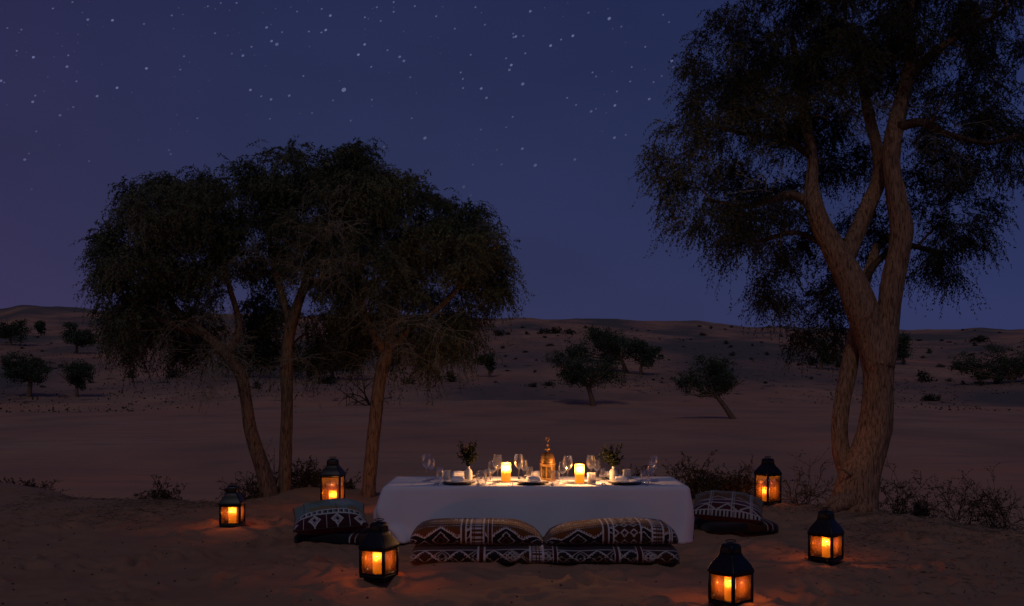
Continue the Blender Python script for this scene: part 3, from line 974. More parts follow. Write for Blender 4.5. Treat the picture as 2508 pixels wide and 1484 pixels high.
# ------------------------------------------------------------------ the big tree on the right
TB = [([(2090, 1262, 62, 0), (2094, 1225, 54, 0), (2106, 1165, 46, 0), (2130, 1096, 39, 0), (2146, 1035, 37, 0), (2152, 930, 33, 0), (2149, 880, 37, 0), (2132, 815, 36, 0), (2108, 750, 37, 0), (2080, 680, 33, .0), (2046, 615, 28, 0), (2016, 560, 24, 0), (1994, 505, 21, 0), (1988, 450, 15, .05), (1990, 390, 11, .1), (1975, 300, 12, .2), (1960, 200, 9, .3), (1940, 90, 6, .4)], 330, 64, 'trunk'),
      ([(2156, 895, 33, -.03), (2168, 840, 30, -.03), (2178, 760, 27, -.05), (2188, 690, 27, -.06), (2204, 610, 25, -.08), (2210, 555, 26, -.08), (2198, 490, 22, -.08), (2187, 430, 20, -.08), (2184, 370, 20, -.08), (2196, 300, 19, -.05), (2216, 220, 16, 0), (2232, 140, 14, .05), (2222, 60, 12, .1), (2235, -40, 10, .1), (2240, -160, 9, .1)], 260, 48, 'limb'),
      ([(2068, 640, 22, .04), (2098, 570, 20, .1), (2128, 500, 19, .15), (2152, 440, 17, .2), (2150, 370, 12, .25), (2130, 290, 12, .3), (2110, 180, 9, .4), (2090, 60, 7, .5)], 130, 36, 'limb'),
      ([(2086, 1165, 27, .12), (2062, 1105, 21, .15), (2057, 1041, 19, .16), (2064, 980, 18.5, .18), (2075, 925, 19, .2), (2089, 850, 17, .22), (2104, 780, 16, .26), (2120, 690, 12, .35), (2150, 600, 9, .5)], 150, 40, 'limb'),
      ([(1990, 500, 13, .03), (1940, 478, 10, .2), (1880, 492, 8, .4), (1820, 505, 5, .5), (1740, 490, 3, .5)], 50, 14, 'limb'),
      ([(2060, 640, 8, .2), (2000, 590, 7, .3), (1940, 570, 5, .4), (1860, 590, 4, .5)], 40, 10, 'limb'),
      ([(2110, 700, 10, .25), (2150, 640, 8, .4), (2210, 600, 7, .6), (2300, 620, 5, .8)], 40, 10, 'limb'),
      ([(2200, 310, 12, -.1), (2260, 300, 9, -.2), (2330, 330, 7, -.2), (2420, 350, 5, -.2), (2500, 330, 3, -.2)], 50, 12, 'limb'),
      ([(2225, 190, 12, 0), (2300, 120, 9, .1), (2380, 70, 6, .1), (2470, 20, 4, .1)], 50, 12, 'limb'),
      ([(1985, 380, 9, .1), (1920, 340, 7, .2), (1840, 330, 5, .3), (1750, 310, 3, .3)], 50, 12, 'limb')]
BB = [(1800, 130, 110, 120, .3, .9), (1930, 60, 150, 120, .4, 1.0), (2100, 60, 150, 120, .3, 1.1), (2280, 80, 140, 120, .3, 1.0), (2440, 60, 110, 130, .3, .9),
      (1740, 290, 120, 90, .1, .8), (1660, 380, 90, 70, 0, .6), (1740, 460, 120, 80, .2, .8), (1890, 250, 120, 110, .4, 1.0), (1880, 400, 120, 100, .5, .9), (2040, 230, 110, 110, .3, 1.0), (2060, 390, 90, 90, .8, .7), (2330, 250, 110, 110, .4, .9), (2450, 260, 90, 120, .3, .8),
      (1790, 570, 100, 60, .3, .7), (1920, 560, 90, 70, .6, .7), (1900, 660, 80, 60, .6, .6), (1960, 750, 80, 35, .7, .6), (2030, 690, 60, 60, .9, .5), (2000, 820, 70, 35, 1.4, .5), (2290, 420, 90, 100, .7, .7), (2390, 440, 75, 90, .5, .7), (2330, 570, 85, 85, .7, .7), (2270, 660, 80, 60, .8, .6), (2230, 500, 70, 80, .9, .5), (1670, 520, 45, 45, .2, .4), (2140, 560, 60, 70, 1.0, .5), (1720, 190, 50, 50, .2, .5), (2100, -120, 300, 110, .3, 1.2), (2210, 180, 110, 90, -.1, .5), (2080, 160, 120, 90, -.1, .6), (1960, 330, 70, 60, -.1, .4), (1860, 500, 100, 50, -.2, .4), (2080, 560, 70, 60, 1.2, .4), (2150, 660, 60, 50, 1.2, .4), (2420, 340, 80, 60, -.1, .5), (2030, 760, 60, 40, 1.3, .4), (1830, 640, 70, 45, .5, .5), (1890, 730, 60, 40, .6, .5), (1620, 400, 50, 50, .1, .4), (1640, 470, 45, 45, .2, .4), (2400, 540, 60, 70, .5, .5), (2340, 660, 60, 45, .8, .5), (2470, 420, 50, 60, .3, .5), (1700, 120, 40, 60, .3, .4)]


def keep_big(px, py):
    return 1950 < px < 2250 and py > 300


def clear_big(px, py, Y):
    return 1985 < px < 2245 and 285 < py < 1200 and Y < 11.2


build_tree('spreading_tree', 'big old tree with forked tan trunk standing at the right', TB, BB, 10.9, 500, 36, 14, 0.036, 0.0135, 0.34, bark_big, leaf_big, 400, twig_m, keep_big, 0.019, None, 0.55, clear=clear_big,
           dead=[(2190, 260, -.25, 9, .4), (2280, 320, -.25, 10, .45), (2140, 240, -.2, 8, .4), (2330, 380, -.2, 7, .4), (1900, 470, -.3, 6, .35), (2100, 330, -.1, 6, .3)])
# stub and snag on the big trunk
stub = MB()
stub.tube(smooth_path([[*at(2085, 1165, 10.75)], [*at(2068, 1152, 10.7)], [*at(2052, 1146, 10.68)]], 8), np.linspace(.018, .008, 8), 7)
big_root = [o for o in bpy.data.objects if o.name.startswith('spreading_tree')][0]
bl = np.array(big_root.location)
stub.V = [v - bl for v in stub.V]
stub.build('stub', bark_big, big_root, True)
rt = MB()
for rows in ([(2085, 1225, 22), (2050, 1240, 16), (2022, 1262, 8)], [(2110, 1230, 22), (2140, 1255, 12), (2165, 1275, 5)], [(2075, 1225, 18), (2040, 1225, 10), (2012, 1250, 4)]):
    p = []
    for k, (a_, b_, w_) in enumerate(rows):
        q = at(a_, b_, 10.75 - 0.06 * k); p.append([*(q - bl), w_ / F * 10.8])
    p = smooth_path(p, 14)
    rt.tube(p[:, :3], p[:, 3], 12)
rt.build('root', bark_big, big_root, True)

# ------------------------------------------------------------------ trees of the valley and slopes
def valley_tree(label, base, crown, trunk_mid, n=2800, lean=0.0, group='trees in the valley', name='acacia_tree'):
    """base (px,py) foot; crown list of (px,py,rx,ry) ellipses; all at the distance where the foot meets the sand"""
    g = ground_hit(*base)
    Y = g[1]
    s = Y / F
    root = thing(name, label, 'tree', tuple(g), group=group)
    wood = MB(); lf = MB()
    c0 = np.mean([[c[0], c[1]] for c in crown], axis=0)
    mid = at(trunk_mid[0], trunk_mid[1], Y) - g
    hgt = base[1] - c0[1]
    w0 = trunk_mid[2] * s
    path = smooth_path([[0, 0, -0.2, w0 * 1.25], [*(mid * 0.5 + RNG.normal(size=3) * .03), w0], [*mid, w0 * 0.85]], 12)
    wood.tube(path[:, :3], path[:, 3], 8)
    for c in crown:
        for _ in range(4):
            e = at(c[0] + RNG.normal() * c[2] * .45, c[1] + RNG.normal() * c[3] * .4, Y + RNG.normal() * c[2] * s * .4) - g
            m = mid + (e - mid) * 0.5 + np.array([0, 0, -.05 * hgt * s])
            pp = smooth_path([[*mid, w0 * .5], [*m, w0 * .33], [*e, w0 * .1]], 8)
            wood.tube(pp[:, :3], pp[:, 3], 5, cap=False)
    area = sum(c[2] * c[3] for c in crown)
    for c in crown:
        k = int(2.6 * n * c[2] * c[3] / area)
        # uneven lobes, and little sprays clustered through them
        nl = int(RNG.integers(6, 10))
        lc = unit(RNG.normal(size=(nl, 3))) * RNG.uniform(.25, .95, nl)[:, None]
        lr = RNG.uniform(.30, .60, nl)
        nc = max(14, k // 24)
        li = RNG.choice(nl, nc, p=lr ** 2 / (lr ** 2).sum())
        cen = lc[li] + unit(RNG.normal(size=(nc, 3))) * (lr[li] * RNG.uniform(.3, 1.0, nc) ** .5)[:, None]
        cen = cen * np.array([c[2] * 1.08, c[2] * .85, c[3] * 1.08]) * s
        cen += at(c[0], c[1], Y) - g
        pick = RNG.integers(0, nc, k)
        P = cen[pick] + RNG.normal(size=(k, 3)) * c[3] * s * np.array([.17, .17, .12])
        D = unit(RNG.normal(size=(k, 3)) + np.array([0, 0, -0.5]))
        L = RNG.uniform(2.6, 5.6, k) * s
        V, Fq = leaf_quads(P, D, L, L * 0.62)
        lf.add(V, Fq)
    wood.build('trunk', bark_left, root, True)
    c = lf.build('crown', leaf_mid, root); c['kind'] = 'stuff'
    return root


valley_tree('round acacia at far left on the valley sand', (70, 972), [(68, 895, 58, 40), (40, 905, 34, 26), (98, 905, 34, 26)], (74, 935, 6))
valley_tree('smaller acacia second from the left edge of the valley', (188, 972), [(188, 905, 42, 30), (190, 930, 26, 20)], (187, 945, 4), 1800)
valley_tree('acacia on the slope beside the left crown edge', (187, 866), [(190, 822, 38, 27), (215, 835, 22, 16)], (188, 846, 4), 1500)
valley_tree('dark tree cut by the left picture edge on the slope', (25, 846), [(22, 800, 34, 28), (-6, 812, 24, 22)], (25, 828, 4), 1500)
valley_tree('tiny lone tree high on the left slope', (100, 822), [(96, 797, 14, 13)], (99, 810, 2), 600)
valley_tree('acacia with bent trunk behind the table centre', (1455, 994), [(1440, 900, 72, 44), (1400, 905, 42, 28), (1490, 895, 40, 40), (1380, 870, 38, 26)], (1440, 945, 6), 3600)
valley_tree('broad acacia right behind the bent trunk acacia', (1535, 912), [(1480, 830, 52, 36), (1430, 860, 48, 30), (1530, 850, 38, 30), (1470, 850, 60, 35)], (1522, 880, 5), 3200)
valley_tree('acacia with twin trunks right of the broad acacia', (1570, 918), [(1572, 868, 40, 32), (1590, 855, 24, 22)], (1571, 895, 4), 1700)
valley_tree('acacia leaning strongly left beside the big trunk', (1800, 1026), [(1740, 930, 76, 46), (1700, 945, 50, 26), (1790, 935, 40, 40), (1750, 895, 46, 24)], (1752, 966, 6), 3800)
valley_tree('small acacia near the right edge of left crown', (1198, 924), [(1190, 878, 26, 18), (1203, 892, 16, 14)], (1197, 905, 3), 900)
valley_tree('wide dark tree far behind the middle left trunk', (815, 930), [(800, 870, 95, 42), (860, 880, 60, 34), (735, 880, 50, 34)], (812, 905, 5), 3000)
valley_tree('dark tree far behind the leaning left trunk', (610, 925), [(610, 865, 62, 42), (560, 880, 40, 30)], (609, 900, 5), 2000)
valley_tree('dark tree seen left of the big trunk', (2010, 905), [(2015, 850, 38, 30), (2040, 870, 36, 24)], (2012, 880, 4), 1400)
valley_tree('dark tree half hidden right of the big trunk', (2215, 893), [(2212, 850, 26, 34), (2200, 870, 30, 24)], (2213, 875, 3), 1200)
valley_tree('large dark thicket tree at the right edge', (2480, 938), [(2450, 885, 66, 36), (2500, 895, 56, 42), (2385, 897, 56, 28), (2540, 885, 50, 44), (2440, 915, 60, 22)], (2478, 925, 4), 4200)

# low shrubs on the slopes
def shrub_mesh(seed, flat=0.5, n=260):
    lf = MB()
    nc = 16
    v = unit(RNG.normal(size=(nc, 3))); v[:, 2] = np.abs(v[:, 2])
    cen = v * RNG.uniform(0.3, 0.9, nc)[:, None] * np.array([1, 0.8, flat * 1.6])
    P = cen[RNG.integers(0, nc, n)] + RNG.normal(size=(n, 3)) * 0.16
    P[:, 2] = np.abs(P[:, 2])
    D = unit(RNG.normal(size=(n, 3)) + np.array([0, 0, 0.4]))
    L = RNG.uniform(0.12, 0.38, n)
    V, Fq = leaf_quads(P, D, L, L * 0.4)
    lf.add(V, Fq)
    return lf.mesh('shrub')


shrub_meshes = [shrub_mesh(k, f) for k, f in enumerate((0.4, 0.55, 0.7, 0.45, 0.6))]
big_shrubs = [
    (1225, 822, 26, 'round dark bush on the upper slope right of left crown', 1),
    (1330, 818, 24, 'left bush of the dark hedge below the ridge', 1),
    (1362, 817, 28, 'middle bush of the dark hedge below the ridge', 1),
    (1396, 818, 24, 'right bush of the dark hedge below the ridge', 0),
    (2400, 838, 32, 'flat dark bush below the far right ridge', 0),
    (2262, 935, 36, 'green bush on the slope right of big trunk', 2),
    (2278, 982, 34, 'lower sprawling bush on the slope right of big trunk', 3),
    (2405, 930, 36, 'small bush in front of the right thicket', 1),
    (2350, 905, 34, 'bush at the left end of the right thicket', 3),
    (322, 925, 24, 'dark mound bush under the left crown', 2),
    (628, 952, 24, 'dark bush between the two left trunks', 2),
    (1345, 945, 22, 'low bush left of the bent trunk acacia', 0),
    (1305, 948, 20, 'low bush further left of bent trunk acacia', 3),
    (1985, 895, 36, 'spreading bush left of the dark slope tree', 4),
    (2060, 900, 30, 'bush tucked against the big trunk', 4),
    (430, 925, 34, 'bush at foot of slope below left crown', 4),
    (1100, 935, 36, 'low bush under the right end of left crown', 4),
    (1000, 940, 34, 'low bush behind the third left trunk', 3),
    (800, 940, 38, 'low bush behind the middle left trunk', 0),
]
for (px, py, rp, lab, k) in big_shrubs:
    g = ground_hit(px, py)
    s = rp * g[1] / F
    o = link('desert_bush', shrub_meshes[k], shrub_m, None, tuple(g))
    o.scale = (s, s * 0.8, s * 0.75)
    o.rotation_euler = (0, 0, RNG.uniform(0, 6))
    set_props(o, lab, 'bush', 'bushes on the dune slopes')
for k in range(190):
    while True:
        px = RNG.uniform(0, 2508); py = RNG.uniform(800, 952)
        if 230 < px < 1150 and RNG.random() < 0.9:
            continue
        if py > 900 and RNG.random() < 0.4:
            continue
        g = ground_hit(px, py)
        if 125 < g[1] < 640:
            break
    s = RNG.uniform(3.5, 11) * (0.75 + 0.5 * RNG.random()) * g[1] / F
    o = link('slope_shrub', shrub_meshes[int(RNG.integers(0, 5))], shrub_m, None, tuple(g))
    o.scale = (s, s * 0.8, s * RNG.uniform(0.5, 0.9))
    o.rotation_euler = (0, 0, RNG.uniform(0, 6))
    zone = ('at the left picture edge', 'seen under the left crowns', 'between left crowns and the bent acacia', 'around the acacias behind the table', 'between leaning acacia and big trunk', 'right of the big trunk')[int(np.searchsorted([240, 1150, 1360, 1630, 2060], px))]
    high = 'just below the ridge' if py < 835 else ('halfway up the dune' if py < 885 else 'at the dune foot')
    set_props(o, ('tiny', 'small', 'larger')[int(np.searchsorted([5.5, 9.0], s * F / g[1]))] + ' dark shrub ' + high + ' ' + zone, 'shrub', 'small shrubs dotted over the dunes')

# scrub cover along the foot of the dunes
sc = MB()
n = 15000
px = RNG.uniform(-100, 2600, n); rr = RNG.uniform(85, 330, n)
x = (px - CX) / F * rr
den = fbm(x * 0.05, rr * 0.035, 91, 3)
ok = den > 0.12 + 0.25 * (1 - sstep((rr - 85) / 40))
x, rr = x[ok], rr[ok]
P = np.stack([x, rr, h_ground(x, rr)], 1)
D = unit(RNG.normal(size=P.shape) * np.array([1, 1, .4]) + np.array([0, 0, 0.5]))
L = RNG.uniform(0.12, 0.36, len(P))
V, Fq = leaf_quads(P, D, L, L * 0.7)
sc.add(V, Fq)
so = sc.build('scrub', shrub_m)
set_props(so, 'thin dry scrub cover at the foot of the dunes', 'scrub', kind='stuff')

# ------------------------------------------------------------------ bushes on the crest near the camera
def crest_bush(label, px, Y, w_px, h_px, stems, leafiness, name='twiggy_bush', lean=0.0, depth=2, leaf=0.022, m=None):
    x = X_at(px, Y)
    g = np.array([x, Y, gz(x, Y)])
    root = thing(name, label, 'bush', tuple(g), group='bushes along the sand crest')
    s = Y / F
    wood = MB(); lf = MB(); lv = []
    H, Wd = h_px * s * 1.25, w_px * s
    stems = int(stems * 1.4)
    for k in range(stems):
        a = RNG.uniform(0, 2 * PI)
        sp = RNG.uniform(0.15, 1.0) * Wd / 2
        tgt = np.array([math.cos(a) * sp + lean * H, math.sin(a) * sp * 0.6, H * RNG.uniform(0.55, 1.0) * (1 - 0.35 * sp / (Wd / 2))])
        p = np.array([RNG.normal() * Wd * .07, RNG.normal() * Wd * .05, -0.03])
        L = np.linalg.norm(tgt) * 0.85
        spray(wood, p, unit(tgt), L, 0.0052, depth, droop=0.15, leaves=lv)
    for pts, L in lv:
        kk = RNG.poisson(leafiness * 1.5)
        if kk == 0: continue
        t = RNG.uniform(0.2, 1.0, kk) * (len(pts) - 1)
        i = np.minimum(t.astype(int), len(pts) - 2); f = (t - i)[:, None]
        P = pts[i] * (1 - f) + pts[i + 1] * f
        D = unit(unit(pts[i + 1] - pts[i]) + RNG.normal(size=(kk, 3)) * 0.8)
        l = leaf * RNG.uniform(0.6, 1.3, kk)
        V, Fq = leaf_quads(P, D, l, l * 0.4)
        lf.add(V, Fq)
    o = wood.build('branchwork', twig_m, root); o['kind'] = 'stuff'
    if lf.n:
        o = lf.build('foliage', m or leaf_bush, root); o['kind'] = 'stuff'
    return root


crest_bush('low twiggy bush standing alone left of the small lantern', 390, 12.4, 120, 46, 16, 8)
crest_bush('thin bush at the foot of leaning left trunk', 600, 12.1, 130, 62, 14, 6)
crest_bush('dense dark bush between upright trunk and tall lantern', 745, 12.5, 110, 62, 22, 10)
crest_bush('small bush just behind the tall left lantern', 850, 12.5, 60, 40, 8, 7)
crest_bush('sparse bush behind the right end of the table', 1560, 12.5, 120, 66, 14, 7)
crest_bush('wide dense bush behind the right pillow', 1725, 12.2, 215, 80, 40, 14)
crest_bush('dense bush beside the tall right lantern', 1810, 12.0, 110, 64, 18, 12)
crest_bush('dry thorny bush between tall lantern and big trunk', 1955, 11.3, 160, 108, 11, 3)
crest_bush('arched leafy bush just right of the big trunk', 2195, 11.15, 150, 130, 9, 7, lean=0.1)
crest_bush('low spiky bush right of the big trunk', 2245, 10.9, 95, 56, 20, 5)
crest_bush('tall sparse bush second from the right edge', 2345, 11.0, 170, 130, 10, 4)
crest_bush('tall tangled bush nearest the right edge', 2450, 10.8, 190, 140, 17, 5)
crest_bush('flat grassy bush on the mound at far left', 60, 13.9, 190, 26, 24, 8)
crest_bush('thin sprig sprouting between the two left trunks', 668, 12.35, 50, 150, 4, 5)

# bare dead tree on the valley sand
g = ground_hit(908, 993)
root = thing('dead_tree', 'bare fallen dead tree behind the third left trunk', 'tree', tuple(g))
dm = MB()
s = g[1] / F
for tgt in ((-75, 62), (-60, 20), (-20, 75), (-48, 48), (25, 40)):
    e = np.array([tgt[0] * s, RNG.normal() * 10 * s, tgt[1] * s])
    spray(dm, np.array([0, 0, -.05]), unit(e), np.linalg.norm(e), 2.6 * s, 2, droop=0.1)
dm.build('trunk', twig_m, root)['kind'] = 'stuff'

# ------------------------------------------------------------------ dry litter under the trees
def litter(name, label, regions, n):
    lf = MB()
    P = []
    for (x0, x1, y0, y1, w) in regions:
        k = int(n * w)
        x = RNG.uniform(x0, x1, k); y = RNG.uniform(y0, y1, k)
        ok = fbm(x * 0.8, y * 0.8, 5, 3) > RNG.uniform(-0.5, 0.35, k)
        # thin out towards the region's border
        bx = np.minimum(x - x0, x1 - x) / (x1 - x0); byy = np.minimum(y - y0, y1 - y) / (y1 - y0)
        ok &= RNG.random(k) < np.clip(np.minimum(bx, byy) * 6, 0.05, 1)
        P.append(np.stack([x[ok], y[ok]], 1))
    P = np.vstack(P)
    z = h_near(P[:, 0].copy(), P[:, 1].copy())
    P3 = np.column_stack([P, z + RNG.uniform(0.001, 0.012, len(P))])
    D = unit(RNG.normal(size=P3.shape) * np.array([1, 1, 0.18]))
    L = RNG.uniform(0.03, 0.13, len(P3))
    V, Fq = leaf_quads(P3, D, L, RNG.uniform(0.003, 0.010, len(P3)))
    lf.add(V, Fq)
    o = lf.build(name, litter_m)
    return set_props(o, label, 'litter', kind='stuff')


litter('leaf_litter', 'dry straw and leaf litter under the big right tree', [(2.6, 6.6, 8.2, 11.6, 0.75), (2.0, 6.2, 6.5, 8.6, 0.25)], 26000)
litter('leaf_litter', 'leaf litter deepening the shadow band under the three left trees', [(-6.5, -2.6, 11.0, 12.8, 0.7), (-6.5, -3.4, 9.6, 11.2, 0.3)], 12000)  # litter added to deepen the trees' shadow band on the sand
# scattered pebbles and droppings
pb = MB()
for _ in range(420):
    x, y = RNG.uniform(-5, 5), RNG.uniform(5.6, 11)
    if abs(x) > 0.55 * y: continue
    r = RNG.uniform(0.004, 0.011)
    pb.lathe([(0.0, -r * .5), (r, 0), (r * .7, r * .6), (0.0, r * .8)], 5, (x, y, gz(x, y) + r * .3))
set_props(pb.build('pebbles', mat('pebble_dark', (0.05, 0.04, 0.035), 0.9, noise=(30, (0.09, 0.07, 0.06))), None, True), 'scattered tiny dark pebbles and droppings on the sand', 'pebbles', kind='stuff')

# ------------------------------------------------------------------ table and cloth
TX, TA, TB_, TY0, TY1, TZ = 0.213, 1.338, 0.45, 8.80, 9.70, 0.50
TYC = (TY0 + TY1) / 2
tb = thing('low_table', 'low wooden dining table hidden under the white cloth', 'table', (TX, TYC, 0))
MB().box((0, 0, TZ - 0.028), (TA - 0.03, TB_ - 0.03, 0.018)).build('tabletop', wood_m, tb)
for sx in (-1, 1):
    for sy in (-1, 1):
        MB().box((sx * (TA - .12), sy * (TB_ - .1), (TZ - .048) / 2 - .01), (.03, .03, (TZ - .048) / 2 + .01)).build('leg', wood_m, tb)

per = []
NX, NY = 130, 46
for i in range(NX): per.append((-TA + 2 * TA * i / NX, -TB_, 0, -1))
for i in range(NY): per.append((TA, -TB_ + 2 * TB_ * i / NY, 1, 0))
for i in range(NX): per.append((TA - 2 * TA * i / NX, TB_, 0, 1))
for i in range(NY): per.append((-TA, TB_ - 2 * TB_ * i / NY, -1, 0))
per = np.array(per, float)
cloth = MB()
rows = []
corner = {(-1, -1): (0.075, -0.14), (1, -1): (0.015, -0.03), (1, 1): (0.03, 0.0), (-1, 1): (0.08, 0.10)}   # outward push at mid height, at the hem
sarc = np.arange(len(per)) * 0.0205
for t in np.concatenate([[0.0, 0.006, 0.02], np.linspace(0.05, 1, 22)]):
    x, y, nx, ny = per.T.copy()
    rr = 0.018
    off = 0.004 + rr * min(1, t * 25) * 0.6
    dx = nx * off; dy = ny * off
    fold = 0.020 * t * (np.sin(sarc * 5.1 + 0.6) + 0.7 * np.sin(sarc * 11.3 + 1.9) + 0.6 * fbm(sarc * 2.0, sarc * 0 + 2, 9, 2))
    cd = np.min([np.hypot(x - a_ * TA, y - b_ * TB_) for a_ in (-1, 1) for b_ in (-1, 1)], axis=0)
    fold = fold + 0.016 * t ** 1.3 * np.exp(-((cd - .12) / .22) ** 2) * np.sin(sarc * 27)
    dx = dx + nx * (fold + 0.035 * t); dy = dy + ny * (fold + 0.035 * t)
    side = (nx < -.5) * (1 - np.exp(-((y + TB_) / .2) ** 2))
    dx = dx - side * (0.05 * math.sin(min(t, .6) / .6 * PI / 2))
    for (cx_, cy_), (mid, hem) in corner.items():
        d = np.hypot(x - cx_ * TA, (y - cy_ * TB_))
        w = np.exp(-(d / 0.20) ** 2)
        amt = (mid * math.sin(min(t, 0.8) / 0.8 * PI / 2) * (1 - sstep((t - .6) / .4)) + hem * sstep((t - .35) / .65))
        dx = dx + cx_ * w * amt * 1.0; dy = dy + cy_ * w * abs(amt) * 0.25
    gzv = 0.012
    z = TZ - (TZ - gzv) * t + 0.0 * x
    if t < 0.03:
        z = z - 0
    z = z + 0.010 * t * np.sin(sarc * 3.3 + 1)
    rows.append(np.stack([x + dx, y + dy, z], 1))
R = np.array(rows)
# top sheet as rings shrinking to the middle line
tops = []
for q in (0.0, 0.25, 0.5, 0.75, 0.93, 0.985):
    x = per[:, 0] * 1.0; y = per[:, 1] * q
    x = np.sign(x) * np.minimum(np.abs(x), TA - TB_ * (1 - q)) if q < 1 else x
    tops.append(np.stack([x, y, np.full(len(x), TZ + 0.0015 + 0.0012 * q)], 1))
allr = np.concatenate([np.array(tops), R], 0)
cloth.rings(allr)
co = cloth.build('tablecloth', cloth_m, None, True, (TX, TYC, 0))
sm = co.modifiers.new('thickness', 'SOLIDIFY'); sm.thickness = 0.003; sm.offset = -1
set_props(co, 'white linen cloth draped to the sand over the low table', 'tablecloth')

# ------------------------------------------------------------------ candles
def candle(label, loc, r, h, power, tint, group):
    root = thing('pillar_candle', label, 'candle', loc, group=group)
    MB().lathe([(0.0005, 0), (r * .97, 0), (r, .004), (r, h * .5), (r, h - .006), (r * .96, h), (r * .90, h - .003), (r * .86, h * .85), (r * .80, h * .55), (0.0005, h * .52)], 28).build('wax_body', wax_lit, root, True)
    MB().tube([[0, 0, h * .52], [0.001, 0, h * .55], [.002, 0, h * .60]], [.0016, .0014, .001], 6).build('wick', wick_m, root)
    z0 = h * .59
    fh = h * .33
    MB().lathe([(0.0003, z0), (.0050, z0 + .005), (.0072, z0 + fh * .3), (.0055, z0 + fh * .55), (.003, z0 + fh * .8), (.0003, z0 + fh)], 12).build('flame', flame_m, root, True)
    ld = bpy.data.lights.new('flame_light', 'POINT')
    ld.energy = power; ld.color = tint; ld.shadow_soft_size = 0.005
    lo = bpy.data.objects.new('flame_light', ld); COL.objects.link(lo)
    lo.parent = root; lo.location = (0, 0, z0 + fh * .45)
    return root


# ------------------------------------------------------------------ black lanterns
def square_ring(hw, z, rnd=0.12):
    """rounded square ring of 24 points"""
    pts = []
    r = hw * rnd
    for k in range(4):
        a0 = k * PI / 2
        for q in range(6):
            a = a0 + (q / 5) * PI / 2
            cx_ = (hw - r) * (1 if k in (0, 3) else -1); cy_ = (hw - r) * (1 if k in (0, 1) else -1)
            pts.append((cx_ + r * math.cos(a), cy_ + r * math.sin(a), z))
    return pts


def lantern(label, px, Y, theta, w, h_base, h_glass, ch, cr, sc=1.0, sink=0.012, cand_off=(0, 0)):
    x = X_at(px, Y)
    z = gz(x, Y) - sink
    phi = math.atan2(x, Y)
    root = thing('lantern', label, 'lantern', (x, Y, z), -phi - math.radians(theta), group='black candle lanterns on the sand')
    hw = w / 2
    # plinth and bottom tray
    b = MB()
    b.rings([square_ring(hw * .80, 0), square_ring(hw * .80, h_base * .6)], True, True, True)
    b.build('plinth', black_metal, root)
    b = MB()
    b.rings([square_ring(hw * 1.0, h_base * .6, .05), square_ring(hw * 1.0, h_base, .05)], True, True, True)
    b.build('tray', black_metal, root)
    z0, z1 = h_base, h_base + h_glass
    pw = 0.0095
    for sx in (-1, 1):
        for sy in (-1, 1):
            MB().box((sx * (hw - pw), sy * (hw - pw), (z0 + z1) / 2 + .004), (pw, pw, (z1 - z0) / 2 + .004)).build('post', black_metal, root)
    for k in range(4):
        a = k * PI / 2
        c, s_ = math.cos(a), math.sin(a)
        L = hw - 2 * pw
        for zz, hh in ((z0 + .006, .006), (z1 - .006, .006)):
            MB().box((c * (hw - pw), s_ * (hw - pw), zz), (abs(c) * pw * .7 + abs(s_) * (L + .001), abs(s_) * pw * .7 + abs(c) * (L + .001), hh)).build('rail', black_metal, root)
        p = MB().box((c * (hw - pw), s_ * (hw - pw), (z0 + z1) / 2), (abs(c) * .0012 + abs(s_) * L, abs(s_) * .0012 + abs(c) * L, (z1 - z0) / 2 - .0125))
        p.build('pane', pane_m, root)
    # collar, ogee roof, chimney
    z2 = z1 + .022
    rf = MB()
    prof = [(hw * .95, z1), (hw * 1.05, z1), (hw * 1.07, z1 + .010), (hw * 1.05, z2), (hw * 1.00, z2 + .010), (hw * .93, z2 + .028), (hw * .80, z2 + .050), (hw * .66, z2 + .070), (hw * .56, z2 + .088), (hw * .51, z2 + .102)]
    rf.rings([square_ring(a, q, .10 + .10 * (1 - a / hw if a < hw else 0)) for a, q in prof], True, False, False)
    ro = rf.build('roof', black_metal, root, True)
    ro.modifiers.new('thickness', 'SOLIDIFY').thickness = 0.002
    zc = z2 + .102
    cm = MB()
    cp = [(hw * .51, zc), (hw * .52, zc + .004), (hw * .50, zc + .040), (hw * .46, zc + .052), (hw * .36, zc + .060), (hw * .18, zc + .064)]
    cm.rings([square_ring(a, q, .25) for a, q in cp], True, False, True)
    c_o = cm.build('chimney', black_metal, root, True)
    for k in range(4):      # arched vents: flat plates, dark colour for the shade inside, just proud of the walls
        a = k * PI / 2
        pts = [(-.3, .010), (.3, .010), (.3, .028), (.2, .036), (0, .040), (-.2, .036), (-.3, .028)]
        V = [(math.cos(a) * hw * .522 - math.sin(a) * u * hw, math.sin(a) * hw * .522 + math.cos(a) * u * hw, zc + v) for u, v in pts]
        MB().add(V + [tuple(np.mean(V, 0))], [[7, q, (q + 1) % 7] for q in range(7)]).build('vent', wick_m, c_o)
    # hanging ring on a stem
    zt = zc + .064
    rg = MB()
    rg.tube([[0, 0, zt - .004], [0, 0, zt + .008]], [.006, .005], 8)
    tt = np.linspace(0, 2 * PI, 25)
    tilt = math.radians(72)
    R_ = hw * .34
    pts = np.stack([R_ * np.sin(tt), (R_ - R_ * np.cos(tt)) * math.sin(tilt) * .9 - R_ * .9, zt + .010 + (R_ - R_ * np.cos(tt)) * math.cos(tilt) * .35], 1)
    rg.tube(pts, .0032, 6, cap=False)
    rg.build('ring_handle', black_metal, root, True)
    ca_, sa_ = math.cos(root.rotation_euler[2]), math.sin(root.rotation_euler[2])
    ox, oy = cand_off[0] * hw, cand_off[1] * hw
    return (x + ox * ca_ - oy * sa_, Y + ox * sa_ + oy * ca_, z + h_base + .001)


